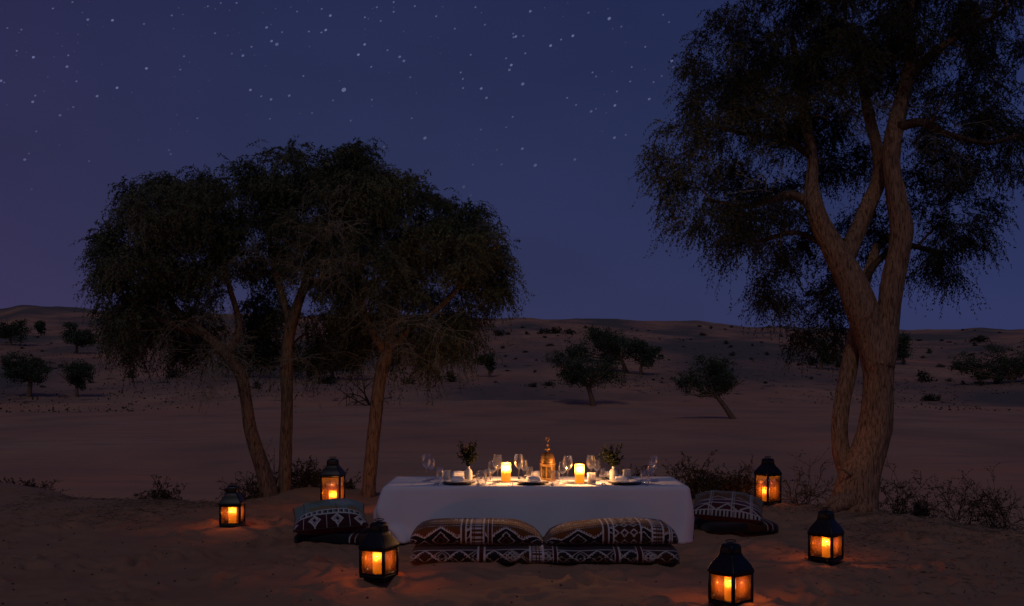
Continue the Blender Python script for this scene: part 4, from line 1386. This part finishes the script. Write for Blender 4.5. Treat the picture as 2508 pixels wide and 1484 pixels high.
LG = 'candles burning inside the black lanterns'
p = lantern('short black lantern in front of the left cushion end', 928, 7.14, 31, .205, .050, .182, 0, 0, cand_off=(-.12, .05))
candle('candle inside the lantern in front of left cushion end', p, .036, .165, 22.0, (1.0, 0.46, 0.17), LG)
p = lantern('largest looking lantern at bottom right, base cut by the frame', 1790, 6.44, 38, .205, .050, .182, 0, 0, cand_off=(-.05, 0))
candle('candle inside the lantern cut by the bottom frame', p, .036, .150, 22.0, (1.0, 0.46, 0.17), LG)
p = lantern('short lantern standing before the big trunk at right', 2023, 7.92, 25, .205, .050, .182, 0, 0, cand_off=(.05, .0))
candle('candle inside the lantern before the big trunk', p, .034, .160, 22.0, (1.0, 0.46, 0.17), LG)
p = lantern('short lantern standing alone at the far left', 569, 9.78, 14, .205, .050, .182, 0, 0, sink=.02)
candle('candle inside the lantern alone at far left', p, .038, .170, 22.0, (1.0, 0.46, 0.17), LG)
p = lantern('tall lantern behind the left pillow stack', 815, 11.05, 14, .225, .050, .330, 0, 0)
candle('short candle inside the tall lantern behind left pillow', p, .042, .160, 22.0, (1.0, 0.46, 0.17), LG)
p = lantern('tall lantern turned cornerwise among bushes at right', 1881, 11.45, 45, .215, .050, .310, 0, 0, cand_off=(-.2, -.1))
candle('candle inside the tall cornerwise lantern at right', p, .040, .160, 22.0, (1.0, 0.46, 0.17), LG)

# ------------------------------------------------------------------ woven cushions
CW = np.array([0.47, 0.46, 0.48]); CB = np.array([0.014, 0.012, 0.016]); CO = np.array([0.118, 0.047, 0.015]); CR = np.array([0.145, 0.010, 0.013])
CBR = np.array([0.075, 0.030, 0.016]); CN = np.array([0.03, 0.035, 0.07]); CSG = np.array([0.135, 0.215, 0.205]); CT = np.array([0.15, 0.12, 0.06])


def fr(x):
    return x - np.floor(x)


def put(col, m, c):
    col[m] = c


def zig(u, p):
    return np.abs(fr(u / p) * 2 - 1)        # 0..1 triangle


def ladder(col, u, v, u0, u1):
    m = (u > u0) & (u < u1)
    put(col, m, CBR)
    put(col, m & (fr(v / 0.034) < 0.5) & (fr(u / 0.012) < 0.72), CW * 0.9)
    for e in (u0, u1):
        put(col, np.abs(u - e) < 0.006, CW)


def pat_bolster(u, v, flip):
    """u metres along, v metres over the top from back (0) to underside"""
    col = np.empty((len(u), 3))
    vt = 0.535        # where the front face turns under the ochre top
    col[:] = CO
    front = v > vt + 0.055 - 0.085 * zig(u, 0.26)
    put(col, front, CB)
    edge = np.abs(v - (vt + 0.055 - 0.085 * zig(u, 0.26)))
    put(col, (edge < 0.0062), CW)
    put(col, (edge < 0.019) & ~front & (fr(u / 0.018) < 0.45), CW * .9)
    # diamonds on the dark face
    d = np.abs(fr(u / 0.26 + .5) - .5) * 0.26 + np.abs(v - (vt + 0.075)) * 1.0
    put(col, front & (np.abs(d - 0.066) < 0.005), CW * .85)
    put(col, front & (np.abs(d - 0.030) < 0.005), CBR * 1.4)
    d2 = np.abs(fr(u / 0.26) - .5) * 0.26 + np.abs(v - (vt + 0.135))
    put(col, (v > vt + .03) & (np.abs(d2 - 0.055) < 0.006), CW * .6)
    # dotted line and small lozenges on the top
    for q in (0.055, 0.105, 0.165, 0.235):
        put(col, (np.abs(v - (vt - q)) < 0.0042) & (fr(u / 0.018) < .55), CW * .85)
    zt = np.abs(v - (vt - 0.135 - 0.022 * zig(u, 0.09)))
    put(col, (zt < 0.005), CBR * .6)
    d4 = np.abs(fr(u / 0.17 + .2) - .5) * 0.17 + np.abs(v - (vt - 0.20)) * 1.6
    put(col, (np.abs(d4 - 0.045) < 0.006), CW * .75)
    put(col, d4 < 0.022, CBR * .5)
    d3 = np.abs(fr(u / 0.34 + (.1 if flip else .35)) - .5) * 0.20 + np.abs(v - (vt - 0.30))
    put(col, (np.abs(d3 - 0.052) < 0.006) | (np.abs(d3 - 0.028) < 0.005), CW * .85)
    put(col, d3 < 0.012, CW * .7)
    L = 1.06
    bands = ((0.40, 0.435), (0.47, 0.565), (0.60, 0.63)) if not flip else ((0.435, 0.475), (0.80, 0.885), (0.935, 0.95))
    for k, (a, b) in enumerate(bands):
        a, b = a * L, b * L
        if b - a > .06:
            ladder(col, u, v, a, b)
        else:
            m = (u > a) & (u < b); put(col, m, CBR)
            put(col, (np.abs(u - a) < .006) | (np.abs(u - b) < .006), CW)
    if flip:
        m = (u > .51 * L) & (u < .72 * L)
        put(col, m, CBR * .7)
        d = np.abs(fr(u / 0.074) - .5) * .074 + np.abs(fr(v / 0.085) - .5) * .085
        put(col, m & (np.abs(d - 0.028) < 0.0075), CW * .85)
        put(col, (np.abs(u - .51 * L) < .006) | (np.abs(u - .72 * L) < .006), CW)
    return col


def pat_mat(u, v, seed=0.0):
    col = np.empty((len(u), 3)); col[:] = CB
    put(col, fr(u / 0.9 + seed) < 0.3, CBR * .55)
    # zigzag seam near the top edge, diamond lattice on the face
    t = v - 0.755
    zg = zig(u, 0.27)
    put(col, np.abs(t - 0.13 * zg) < 0.008, CW * .85)
    put(col, (t > 0.13 * zg) & (t < 0.13 * zg + .02) & (fr(u / .02) < .4), CW * .6)
    put(col, np.abs(t - 0.13 * (1 - zg)) < 0.006, np.array([.30, .26, .22]))
    put(col, np.abs(t + .012) < 0.006, CW * .7)
    d = np.abs(fr(u / 0.27 + .5) - .5) * 0.27 + np.abs(t - 0.065)
    put(col, np.abs(d - 0.034) < 0.005, CW * .5)
    lat = np.abs(fr(u / 0.04) - fr(v / 0.04))
    m = (d < 0.055) & (fr(u / 0.9 + seed + .2) < .45)
    put(col, m & ((lat < .16) | (np.abs(fr(u / 0.04) + fr(v / 0.04) - 1) < .16)), CW * .7)
    d2 = np.abs(fr(u / 0.30 + .5) - .5) * 0.26 + np.abs(t - 0.12)
    put(col, np.abs(d2 - 0.055) < 0.005, np.array([.20, .15, .09]))
    for a, b in ((.55, .60), (.96, 1.06), (1.14, 1.17), (1.62, 1.66), (1.80, 1.84)):
        if b - a > .06: ladder(col, u, v, a, b)
        else:
            mm = (u > a) & (u < b); put(col, mm, CR * .3)
            put(col, (np.abs(u - a) < .005) | (np.abs(u - b) < .005), CW * .8)
    return col


def bolster(name, label, group, L, dep, hgt, loc, rz, patf, sag=0.02, seed=1, endp=6.0, nu=150, nv=88, taper=None):
    """stuffed roll or flat mattress: superelliptic section, rounded ends"""
    u = np.linspace(0, 1, nu)
    nd = int(nv * .8)
    lo_, hi_ = math.radians(55), math.radians(222)
    a = np.concatenate([np.linspace(lo_, hi_, nd, endpoint=False), np.linspace(hi_, lo_ + 2 * PI, nv - nd, endpoint=False)])
    a = np.roll(a, np.sum(a >= 2 * PI)) % (2 * PI)
    a = np.sort(a)
    e = 0.62
    cy_ = np.sign(np.cos(a)) * np.abs(np.cos(a)) ** e
    cz_ = np.sign(np.sin(a)) * np.abs(np.sin(a)) ** e
    U, A = np.meshgrid(u, a, indexing='ij')
    s = (1 - np.abs(2 * U - 1) ** endp) ** (1 / 2.6)
    s = np.maximum(s, 0.02)
    xx = (U - .5) * L
    nz = 0.05 * fbm(xx * 5 + seed * 3, A * 1.2, seed, 3)
    hh = hgt if taper is None else hgt * np.interp(U, *taper)
    yy = dep / 2 * s ** .6 * cy_[None] * (1 + nz)
    zz = hh / 2 * (s * cz_[None] * (1 + nz) + np.maximum(s, .45)) - hgt / 2 + sag * fbm(xx * 2.2 + seed, 0 * xx, seed + 3, 2) * (cz_[None] > 0)
    b = MB()
    ring = np.stack([xx, yy, zz + hgt / 2], -1)
    # arc length over the top, starting at the back edge
    seg = np.hypot(np.diff(np.r_[cy_, cy_[0]]) * dep / 2, np.diff(np.r_[cz_, cz_[0]]) * hgt / 2)
    arc = np.concatenate([[0], np.cumsum(seg)[:-1]])
    b.rings(ring, True)
    uf = ((np.arange(nu - 1) + .5) / (nu - 1) * L)[:, None] * np.ones((1, nv))
    vf = (arc + seg / 2)[None] * np.ones((nu - 1, 1))
    col = patf(uf.ravel(), vf.ravel())
    me = b.mesh(name, True, col)
    o = link(name, me, woven, None, loc)
    o.rotation_euler = (0, 0, rz)
    set_props(o, label, 'cushion', group)
    return o


# mattress on the sand in front of the table, two bolsters on it
SG = 'patterned floor seats by the table'
bolster('seat_mattress', 'long dark patterned floor mattress in front of the table', SG, 2.16, .78, .145, (.262, 8.16, -.012), 0.006, lambda u, v: pat_mat(u, v + .0), .03, 3, 22, 260, 124)
bolster('bolster_cushion', 'ochre patterned bolster on the left half of the mattress', SG, 1.08, .50, .178, (-.285, 8.13, .120), 0.0, lambda u, v: pat_bolster(u, v, False), .015, 5, 8, 170, 140, ([0, .06, .15, .6, .8, .93, 1], [.8, .95, 1, 1, .92, .66, .4]))
bolster('bolster_cushion', 'ochre patterned bolster on the right half of the mattress', SG, 1.08, .50, .182, (.800, 8.13, .120), 0.01, lambda u, v: pat_bolster(u, v, True), .015, 9, 8, 170, 140, ([0, .05, .2, .45, .9, 1], [.4, .66, .86, .97, 1, .85]))


def pillow(label, w, d, t, loc, rot, patf, under, n=110):
    g = np.linspace(-1, 1, n)
    U, V = np.meshgrid(g, g, indexing='ij')
    th_ = ((1 - np.abs(U) ** 2.6) * (1 - np.abs(V) ** 2.6)) ** 0.55
    pin = 1 - 0.06 * (1 - np.abs(V) ** 2)     # sides pulled in between the corners
    pin2 = 1 - 0.06 * (1 - np.abs(U) ** 2)
    wr = 0.02 * fbm(U * 2.2 + 3, V * 2.2, 4, 3)
    X = U * w / 2 * pin; Y = V * d / 2 * pin2
    top = np.stack([X, Y, t * .58 * th_ + wr * th_], -1); bot = np.stack([X, Y, -t * .52 * th_ - .002], -1)
    uf = (np.repeat((g[:-1] + g[1:]) / 2, n - 1)); vf = np.tile((g[:-1] + g[1:]) / 2, n - 1)
    i = np.arange(n - 1)[:, None]; j = np.arange(n - 1)[None]
    a = (i * n + j); f = np.stack([a, a + n, a + n + 1, a + 1], -1).reshape(-1, 4)
    root = thing('pillow', label, 'pillow', loc, group='patterned pillows at the table ends')
    root.rotation_euler = rot
    o = link('upper_cover', make_mesh('upper_cover', top.reshape(-1, 3), [f], True, patf(uf, vf)), woven, root)
    cb = np.tile(under, (len(f), 1)) * (1 + 0.1 * RNG.normal(size=(len(f), 1)))
    o = link('lower_cover', make_mesh('lower_cover', bot.reshape(-1, 3), [f[:, ::-1]], True, np.clip(cb, 0, 1)), woven, root)
    # piping along the seam
    q = np.concatenate([np.stack([g, -np.ones(n)], 1), np.stack([np.ones(n), g], 1)[1:], np.stack([g[::-1], np.ones(n)], 1)[1:], np.stack([-np.ones(n), g[::-1]], 1)[1:]])
    px_ = q[:, 0] * w / 2 * (1 - .06 * (1 - q[:, 1] ** 2)); py_ = q[:, 1] * d / 2 * (1 - .06 * (1 - q[:, 0] ** 2))
    mb = MB().tube(np.stack([px_, py_, 0 * px_], 1)[::3], .006, 6, False)
    me = mb.mesh('piping', True)
    nf = len(me.polygons)
    ca = me.color_attributes.new('pattern', 'FLOAT_COLOR', 'CORNER')
    ca.data.foreach_set('color', np.tile(np.array([.05, .03, .03, 1], np.float32), len(me.loops)))
    link('piping', me, woven, root)
    return root


def pat_pillow_l(u, v):
    col = np.empty((len(u), 3)); col[:] = CSG
    y = -v                                   # 1 at the front edge
    put(col, fbm(u * 2.5, v * 2.5, 8, 2) > .12, CT * 1.3)
    # border bands at the front
    m = (y > .50) & (y < .66)
    put(col, m, CSG * .8)
    put(col, m & (fr(u / .15) < .5), CB * 2 + CBR * .2)
    put(col, m & (np.abs(fr(u / .15) - .5) < .1), CW)
    put(col, (np.abs(y - .50) < .018) | (np.abs(y - .66) < .018), CW)
    m = y > .68
    put(col, m, CR * .22 + CB)
    d = np.abs(fr(u / .62 + .2) - .5) * .62 + np.abs(y - .84) * 1.1
    put(col, m & (np.abs(d - .15) < .028), CW)
    put(col, m & (np.abs(d - .085) < .022), CW * .8)
    put(col, m & (np.abs(fr(u / .62 + .2) - .02) < .02), CW * .8)
    put(col, (y < .48) & (np.abs(fr(u * 1.1 + .3) - .5) < .012), CBR)
    d = np.abs(u - .35) + np.abs(v - .15)
    put(col, (y < .4) & (np.abs(fr(d / .12) - .5) < .13) & (d < .42), CW)
    d = np.abs(u + .3) + np.abs(v - .1)
    put(col, (y < .1) & (np.abs(fr(d / .12) - .5) < .13) & (d < .3), CBR)
    return col


def pat_pillow_r(u, v):
    col = np.empty((len(u), 3)); col[:] = CO * 1.0 + .004
    y = -v
    put(col, (y > .50) & (y < .62), CN * .9 + CR * .3)
    put(col, (y > .64) & (y < .90), CR * .25 + CB)
    for yy in (.49, .63, .90):
        put(col, np.abs(y - yy) < .022, CW * .65)
    put(col, (y > .915), CB)
    put(col, (y > .915) & (fr(u / .11) < .5), CW * .62)
    zz = .90 - .24 * zig(u, .62)
    put(col, (y > .64) & (y < .90) & (np.abs(y - zz) < .035), CW * .62)
    zz = .47 - .24 * zig(u + .31, .62)
    put(col, (y < .48) & (y > .1) & (np.abs(y - zz) < .03), CW * .62)
    for uu in (-.52, .12, .66):
        put(col, np.abs(u - uu) < .02, CW * .62)
        put(col, np.abs(u - uu - .06) < .012, CW * .62)
    d = np.abs(u) + np.abs(v - .45)
    put(col, (np.abs(fr(d / .16) - .5) < .12) & (v > .1), CSG * 1.4)
    return col


yl = 9.12
bolster('seat_mat', 'folded dark mat under the left pillow', SG, .74, .62, .105, (X_at(828, yl), yl + .05, gz(X_at(828, yl), yl) - .012), -.10, lambda u, v: pat_mat(u, v, .3), .02, 13, 8, 110, 84)
pillow('sage and maroon patterned pillow left of the table', .66, .58, .235, (X_at(808, yl), yl, gz(X_at(808, yl), yl) + .212), (math.radians(13), math.radians(-3), math.radians(12)), pat_pillow_l, CR)
yr = 9.42
bolster('seat_mat', 'crumpled dark mat under the right pillow', SG, .70, .60, .10, (X_at(1802, yr), yr + .0, gz(X_at(1802, yr), yr) - .012), .12, lambda u, v: pat_mat(u, v, .6), .03, 17, 8, 110, 84)
pillow('mustard and maroon patterned pillow right of the table', .66, .58, .225, (X_at(1785, yr), yr + .04, gz(X_at(1785, yr), yr) + .195), (math.radians(12), math.radians(4), math.radians(-14)), pat_pillow_r, CR)

# ------------------------------------------------------------------ things on the table
TT = TZ + 0.006     # top of the cloth
SRC_F = 2490.0


def tpos(px, py, z=TT):
    Y = SRC_F * (CAM_Z - TZ) / (py - 954.0)
    return ((px - 1280.0) / SRC_F * Y, Y, z)


def wine_glass(label, p, h, r, group='wine glasses on the table'):
    root = thing('wine_glass', label, 'wine glass', p, group=group)
    fr_ = r * .92
    MB().lathe([(0.0005, .0), (fr_, .0005), (fr_, .002), (fr_ * .5, .004), (.006, .008), (.0042, .016)], 24).build('foot', glass_m, root, True)
    hs = h * .46
    MB().lathe([(.0042, .016), (.0034, hs * .5), (.0036, hs * .85), (.007, hs)], 12).build('stem', glass_m, root, True)
    bw = MB()
    prof = [(.007, hs), (r * .55, hs + (h - hs) * .12), (r * .88, hs + (h - hs) * .28), (r, hs + (h - hs) * .46), (r * .95, hs + (h - hs) * .68), (r * .84, hs + (h - hs) * .88), (r * .77, h), (r * .755, h), (r * .82, hs + (h - hs) * .88), (r * .93, hs + (h - hs) * .68), (r * .975, hs + (h - hs) * .46), (r * .86, hs + (h - hs) * .29), (r * .52, hs + (h - hs) * .14), (.001, hs + (h - hs) * .05)]
    bw.lathe(prof, 28).build('bowl', glass_m, root, True)
    return root


def tumbler(label, p, h=.115, r=.042, m=None, name='tumbler'):
    root = MB().lathe([(.0005, .0), (r * .66, .0), (r * .84, .004), (r, h * .38), (r * .96, h * .7), (r * .80, h), (r * .78, h), (r * .93, h * .7), (r * .97, h * .38), (r * .80, .012), (.0005, .010)], 28).build(name, m or glass_m, None, True, p)
    return set_props(root, label, 'glass', 'water tumblers on the table')


for lab, px_, py_, h_, r_ in [
    ('tall wine glass at the left end of the table', 1066, 1204, .255, .046),
    ('tall wine glass left of the left table candle', 1244, 1209, .255, .046),
    ('tall wine glass between left candle and brass lantern', 1297, 1205, .250, .046),
    ('tall wine glass between brass lantern and right candle', 1419, 1210, .250, .046),
    ('tall wine glass just right of the right candle', 1477, 1206, .245, .045),
    ('tall wine glass at the right end of the table', 1635, 1206, .240, .043),
    ('smaller wine glass at the left end of the table', 1078, 1201, .200, .037),
    ('smaller wine glass second left of the left candle', 1231, 1212, .208, .039),
    ('smaller wine glass close left of the brass lantern', 1310, 1202, .190, .037),
    ('smaller wine glass close right of the brass lantern', 1407, 1214, .208, .037),
    ('smaller wine glass right of the frosted votive cup', 1492, 1203, .195, .037),
    ('smaller wine glass at the right end of the table', 1628, 1212, .208, .037)]:
    wine_glass(lab, tpos(px_, py_), h_, r_)
for lab, px_, py_, h_, r_ in [
    ('tumbler between left wine glasses and left votive cup', 1100, 1202, .118, .037),
    ('rounded tumbler right of the left front plate', 1204, 1213.5, .125, .047),
    ('tumbler behind the rounded tumbler left of candle', 1219, 1204, .105, .038),
    ('tumbler in front of the brass lantern left side', 1324, 1200, .118, .038),
    ('tumbler right of the middle front plate', 1388, 1213.5, .125, .042),
    ('tumbler left of the right vase', 1507, 1201, .112, .036),
    ('tumbler right of the right front plate', 1612, 1212.5, .120, .044)]:
    tumbler(lab, tpos(px_, py_), h_, r_)
VG = 'frosted votive cups on the table'
for lab, px_, py_ in [('frosted votive cup left of the left vase', 1119, 1206), ('frosted votive cup right of the right candle', 1479, 1212), ('frosted votive cup behind the right front plate', 1567, 1203)]:
    x, y, z = tpos(px_, py_)
    root = thing('votive_cup', lab, 'votive cup', (x, y, z), group=VG)
    h, r = .103, .037
    MB().lathe([(.0005, 0), (r * .96, 0), (r, .004), (r, h), (r * .93, h), (r * .93, .012), (.0005, .010)], 26).build('cup', frost_m, root, True)
    MB().lathe([(.0005, .013), (r * .88, .013), (r * .88, .045), (.0005, .045)], 20).build('wax', ceramic, root, True)


def plate_set(where, x, y, front=True, nap_rz=0.0, nap_dx=0.0, fold=1):
    o = MB().lathe([(.0005, 0), (.095, 0), (.100, .003), (.150, .013), (.151, .016), (.147, .017), (.098, .007), (.0005, .006)], 40).build('charger_plate', slate_m, None, True, (x, y, TT))
    set_props(o, 'dark charger plate under the white plate at ' + where, 'charger plate', 'dark charger plates')
    o = MB().lathe([(.0005, 0), (.075, 0), (.080, .003), (.128, .014), (.130, .017), (.126, .018), (.078, .007), (.0005, .006)], 40).build('dinner_plate', porcelain, None, True, (x, y, TT + .0125))
    set_props(o, 'white dinner plate on the dark charger at ' + where, 'plate', 'white dinner plates')
    # napkin folded over into a soft roll
    b = MB()
    n, k = 16, 26
    rows = []
    w = .125
    for q in np.linspace(0, 1, n):
        a = np.arange(k) / k * 2 * PI
        s_ = (1 - abs(2 * q - 1) ** 7) ** .35
        ry = .050 * (0.9 + .1 * s_); rz_ = .023 * max(s_, .12) * (1 + .18 * math.sin(q * 5 + fold))
        cy_ = np.sign(np.cos(a)) * np.abs(np.cos(a)) ** .7; cz_ = np.sign(np.sin(a)) * np.abs(np.sin(a)) ** .7
        rows.append(np.stack([np.full(k, (q - .5) * w), ry * cy_, rz_ * cz_ + .024 + .004 * np.sin(a * 2 + q * 4)], 1))
    b.rings(np.array(rows), True, True, True)
    zt = TT + .0125 + .007
    root = thing('napkin', 'folded white napkin on the plate at ' + where, 'napkin', (x + nap_dx, y - .01, zt - .001), nap_rz, 'folded white napkins')
    b.build('roll', napkin_m, root, True)
    fl = MB()       # loose flap lying over the roll
    rows = []
    for q in np.linspace(0, 1, 10):
        yy = -.052 + .104 * q
        zz = .030 + .022 * math.sin(PI * min(1, q * 1.1)) ** .6
        rows.append([(u * w * .44 + .004 * math.sin(9 * q), yy, zz + .003 * math.sin(u * 3 + q * 3)) for u in np.linspace(-1, 1, 8)])
    fl.rings(np.array(rows), closed=False)
    f = fl.build('flap', napkin_m, root, True)
    f.modifiers.new('thickness', 'SOLIDIFY').thickness = .005


def cutlery(kind, label, x, y, rz):
    b = MB()
    if kind == 'fork':
        prof = [(-.10, .0052), (-.07, .0045), (-.01, .0028), (.035, .0030), (.05, .010), (.062, .0115)]
        b.rings([[(-w, q, .002), (w, q, .002), (w, q, .004), (-w, q, .004)] for q, w in prof], True, True, True)
        for k in range(4):
            b.box(((k - 1.5) * .0062, .082, .0035), (.0017, .021, .0011))
        m = b.build('fork', steel_m, None, False, (x, y, TT + .0005))
    else:
        prof = [(-.115, .0060), (-.08, .0060), (-.02, .0050), (.0, .0075), (.06, .0090), (.10, .0060), (.118, .0008)]
        b.rings([[(-w, q, .002), (w * .8, q, .002), (w * .8, q, .0045), (-w, q, .0045)] for q, w in prof], True, True, True)
        m = b.build('knife', steel_m, None, False, (x, y, TT + .0005))
    m.rotation_euler = (0, 0, rz)
    set_props(m, label, kind, kind + 's laid on the table')


PLX = [((1147 - 1280) / SRC_F * 8.98, 'the front left setting', .0), ((1331 - 1280) / SRC_F * 8.98, 'the front middle setting', .2), ((1562 - 1280) / SRC_F * 8.98, 'the front right setting', -.25)]
for k, (x, w, rz) in enumerate(PLX):
    plate_set(w, x, 8.985, True, rz, (-.01, .01, -.03)[k], k)
    cutlery('fork', 'fork left of the plate at ' + w, x - .185, 8.945, .04)
    cutlery('fork', 'small outer fork left of the plate at ' + w, x - .212, 8.935, -.03)
    cutlery('knife', 'knife right of the plate at ' + w, x + .180, 8.935, .05)
PLB = [((1155 - 1280) / SRC_F * 9.52, 'the back left setting', .1), ((1345 - 1280) / SRC_F * 9.52, 'the back middle setting', .0), ((1532 - 1280) / SRC_F * 9.52, 'the back right setting', -.1)]
for k, (x, w, rz) in enumerate(PLB):
    plate_set(w, x, 9.50, False, rz + PI, (-.03, .0, -.02)[k], k + 4)
    cutlery('fork', 'fork beside the plate at ' + w, x + .185, 9.53, PI)
    cutlery('knife', 'knife beside the plate at ' + w, x - .185, 9.53, PI)

TG = 'pillar candles on the table'
candle('left pillar candle on the table', tpos(1265, 1205), .044, .172, 82.0, (1.0, 0.74, 0.62), TG)
candle('right pillar candle on the table', tpos(1449, 1209), .043, .170, 82.0, (1.0, 0.74, 0.62), TG)


def vase(lab_v, lab_p, px, py, flowers, spread):
    x, y, z = tpos(px, py)
    o = MB().lathe([(.0005, 0), (.034, 0), (.037, .004), (.038, .085), (.035, .102), (.024, .115), (.014, .122), (.0125, .130), (.018, .141), (.017, .142), (.011, .131), (.011, .08), (.0005, .078)], 30).build('bottle_vase', ceramic, None, True, (x, y, z))
    set_props(o, lab_v, 'vase', 'white bottle vases on the table')
    root = thing('posy', lab_p, 'plant', (x, y, z + .085), group='posies in the bottle vases')
    st = MB(); lf = MB()
    tips = []
    for k in range(26):
        a = RNG.uniform(0, 2 * PI); sp = RNG.uniform(.1, 1) * spread
        hh = RNG.uniform(.15, .29) if flowers else RNG.uniform(.12, .26)
        tip = np.array([math.cos(a) * sp - (0 if flowers else .03), math.sin(a) * sp, hh])
        path = smooth_path([[0, 0, -.0], [math.cos(a) * .008, math.sin(a) * .008, .057], [tip[0] * .5, tip[1] * .5, hh * .65], tip], 9)
        st.tube(path, np.linspace(.0016, .0008, 9), 4, False)
        tips.append(tip)
        kk = 34
        t = RNG.uniform(4, 8, kk); i = np.minimum(t.astype(int), 7); f = (t - i)[:, None]
        P = path[i] * (1 - f) + path[i + 1] * f
        D = unit(RNG.normal(size=(kk, 3)) + np.array([0, 0, .3]) + .6 * unit(P - np.array([0, 0, .1])))
        l = RNG.uniform(.018, .042, kk)
        V, Fq = leaf_quads(P, D, l, l * .28)
        lf.add(V, Fq)
    st.build('stems', posy_leaf, root)['kind'] = 'stuff'
    lf.build('leaves', posy_leaf, root)['kind'] = 'stuff'
    for k in range(flowers):
        c = tips[k] * np.array([.8, .8, .95]) + np.array([0, -.02, 0])
        fb = MB()
        for q in range(6):
            a = q * PI / 3
            d = np.array([math.cos(a), math.sin(a) * .6 - .4, .45]); d /= np.linalg.norm(d)
            V, Fq = leaf_quads(c[None], d[None], np.array([.022]), np.array([.014]))
            fb.add(V, Fq)
        fb.build('flower', flower_m, root)


vase('white bottle vase left of the left candle holding orange flowers', 'leafy posy with orange flowers in the left vase', 1170.5, 1206, 8, .105)
vase('white bottle vase beside the right front plate', 'dark green posy without flowers in the right vase', 1534, 1206, 0, .125)

# ------------------------------------------------------------------ brass lantern
x, y, z = tpos(1369, 1203)
bl_root = thing('brass_lantern', 'pierced brass lantern with domed top in the middle of the table', 'lantern', (x, y, z), .2)
r = .074
oct_ = [(math.cos(a + PI / 8), math.sin(a + PI / 8)) for a in np.arange(8) * PI / 4]


def oct_rings(prof):
    return np.array([[(q * cx_, q * cy_, zz) for cx_, cy_ in oct_] for q, zz in prof])


MB().rings(oct_rings([(r * 1.04, 0), (r * 1.06, .006), (r * 1.0, .014), (r * .96, .018)]), True, True, True).build('base', brass, bl_root)
core = MB().rings(oct_rings([(r * .90, .018), (r * .90, .150)]), True, True, True)
core.build('shade_core', brass_dark, bl_root)  # solid core, the shade behind the openwork put into its dark colour
for k in range(8):
    a = k * PI / 4 + PI / 4
    ap = r * math.cos(PI / 8)
    hw_ = r * math.sin(PI / 8)
    pn = MB()
    c, s_ = math.cos(a), math.sin(a)

    def on(u, v, d=0.0):
        return (c * (ap * .97 + d) - s_ * u, s_ * (ap * .97 + d) + c * u, v)
    # frame with an arched opening filled by scrollwork
    for (u0, u1, v0, v1) in ((-hw_, -hw_ * .72, .018, .150), (hw_ * .72, hw_, .018, .150), (-hw_ * .72, hw_ * .72, .018, .030), (-hw_ * .72, hw_ * .72, .134, .150)):
        pn.add([on(u0, v0), on(u1, v0), on(u1, v1), on(u0, v1)], [[0, 1, 2, 3]])
    for q in range(5):
        t = np.linspace(0, 3.3, 12)
        rr_ = .0115 * (1 - t / 4.6)
        cu = (-.35 if q % 2 else .35) * hw_; cv = .043 + q * .019
        sg = -1 if q % 2 else 1
        pn.tube([on(cu + sg * rr_[i] * math.cos(t[i] * 2), cv + rr_[i] * math.sin(t[i] * 2), -.002) for i in range(12)], .0015, 4, False)
    pn.build('side_panel', brass, bl_root)
MB().rings(oct_rings([(r * .98, .150), (r * 1.08, .154), (r * 1.08, .164), (r * .99, .168)]), True, True, True).build('cornice', brass, bl_root)
dm_ = MB()
dprof = [(r * .97 * math.cos(t) ** .75, .168 + .098 * math.sin(t)) for t in np.linspace(0, PI / 2 * .93, 12)]
dm_.rings(oct_rings(dprof), True, False, True)
dome = dm_.build('dome', brass, bl_root)
hl = MB()
for k in range(8):      # rows of holes: flat dark discs on the dome, the shade inside painted on
    for q, (t, n_) in enumerate(((.18, 3), (.48, 2), (.8, 2), (1.08, 1))):
        for i in range(n_):
            a = k * PI / 4 + PI / 8 + PI / 4 * (i + 1) / (n_ + 1)
            apo = math.cos(PI / 8) / math.cos((a - PI / 8) % (PI / 4) - PI / 8)
            rad_ = r * .97 * math.cos(t) ** .75 * apo + .0008
            cpt = np.array([rad_ * math.cos(a), rad_ * math.sin(a), .168 + .098 * math.sin(t)])
            tang = np.array([-math.sin(a), math.cos(a), 0]); up = np.array([-math.cos(a) * math.sin(t), -math.sin(a) * math.sin(t), math.cos(t)])
            V = [cpt + .0058 * (tang * math.cos(b_) + up * math.sin(b_)) for b_ in np.arange(6) * PI / 3]
            hl.add(V + [cpt], [[6, j, (j + 1) % 6] for j in range(6)])
hl.build('hole_shade', brass_dark, dome)['kind'] = 'stuff'
zz = .262
MB().lathe([(.010, zz), (.008, zz + .012), (.005, zz + .020), (.027, zz + .030), (.028, zz + .034), (.012, zz + .046), (.004, zz + .050), (.0035, zz + .068), (.015, zz + .072), (.016, zz + .075), (.006, zz + .079), (.003, zz + .082), (.0025, zz + .108), (.0004, zz + .110)], 16).build('finial', brass, bl_root, True)
tt = np.linspace(0, 2 * PI, 21)
MB().tube(np.stack([.016 * np.sin(tt), 0 * tt, zz + .124 - .016 * np.cos(tt)], 1), .0022, 6, False).build('ring', brass, bl_root, True)
for k in (0, 4):
    a = k * PI / 4 + .6
    MB().lathe([(.0004, .160), (.007, .163), (.007, .170), (.003, .174), (.0004, .178)], 10, (math.cos(a) * r * 1.12, math.sin(a) * r * 1.12, 0)).build('knob', brass, bl_root, True)
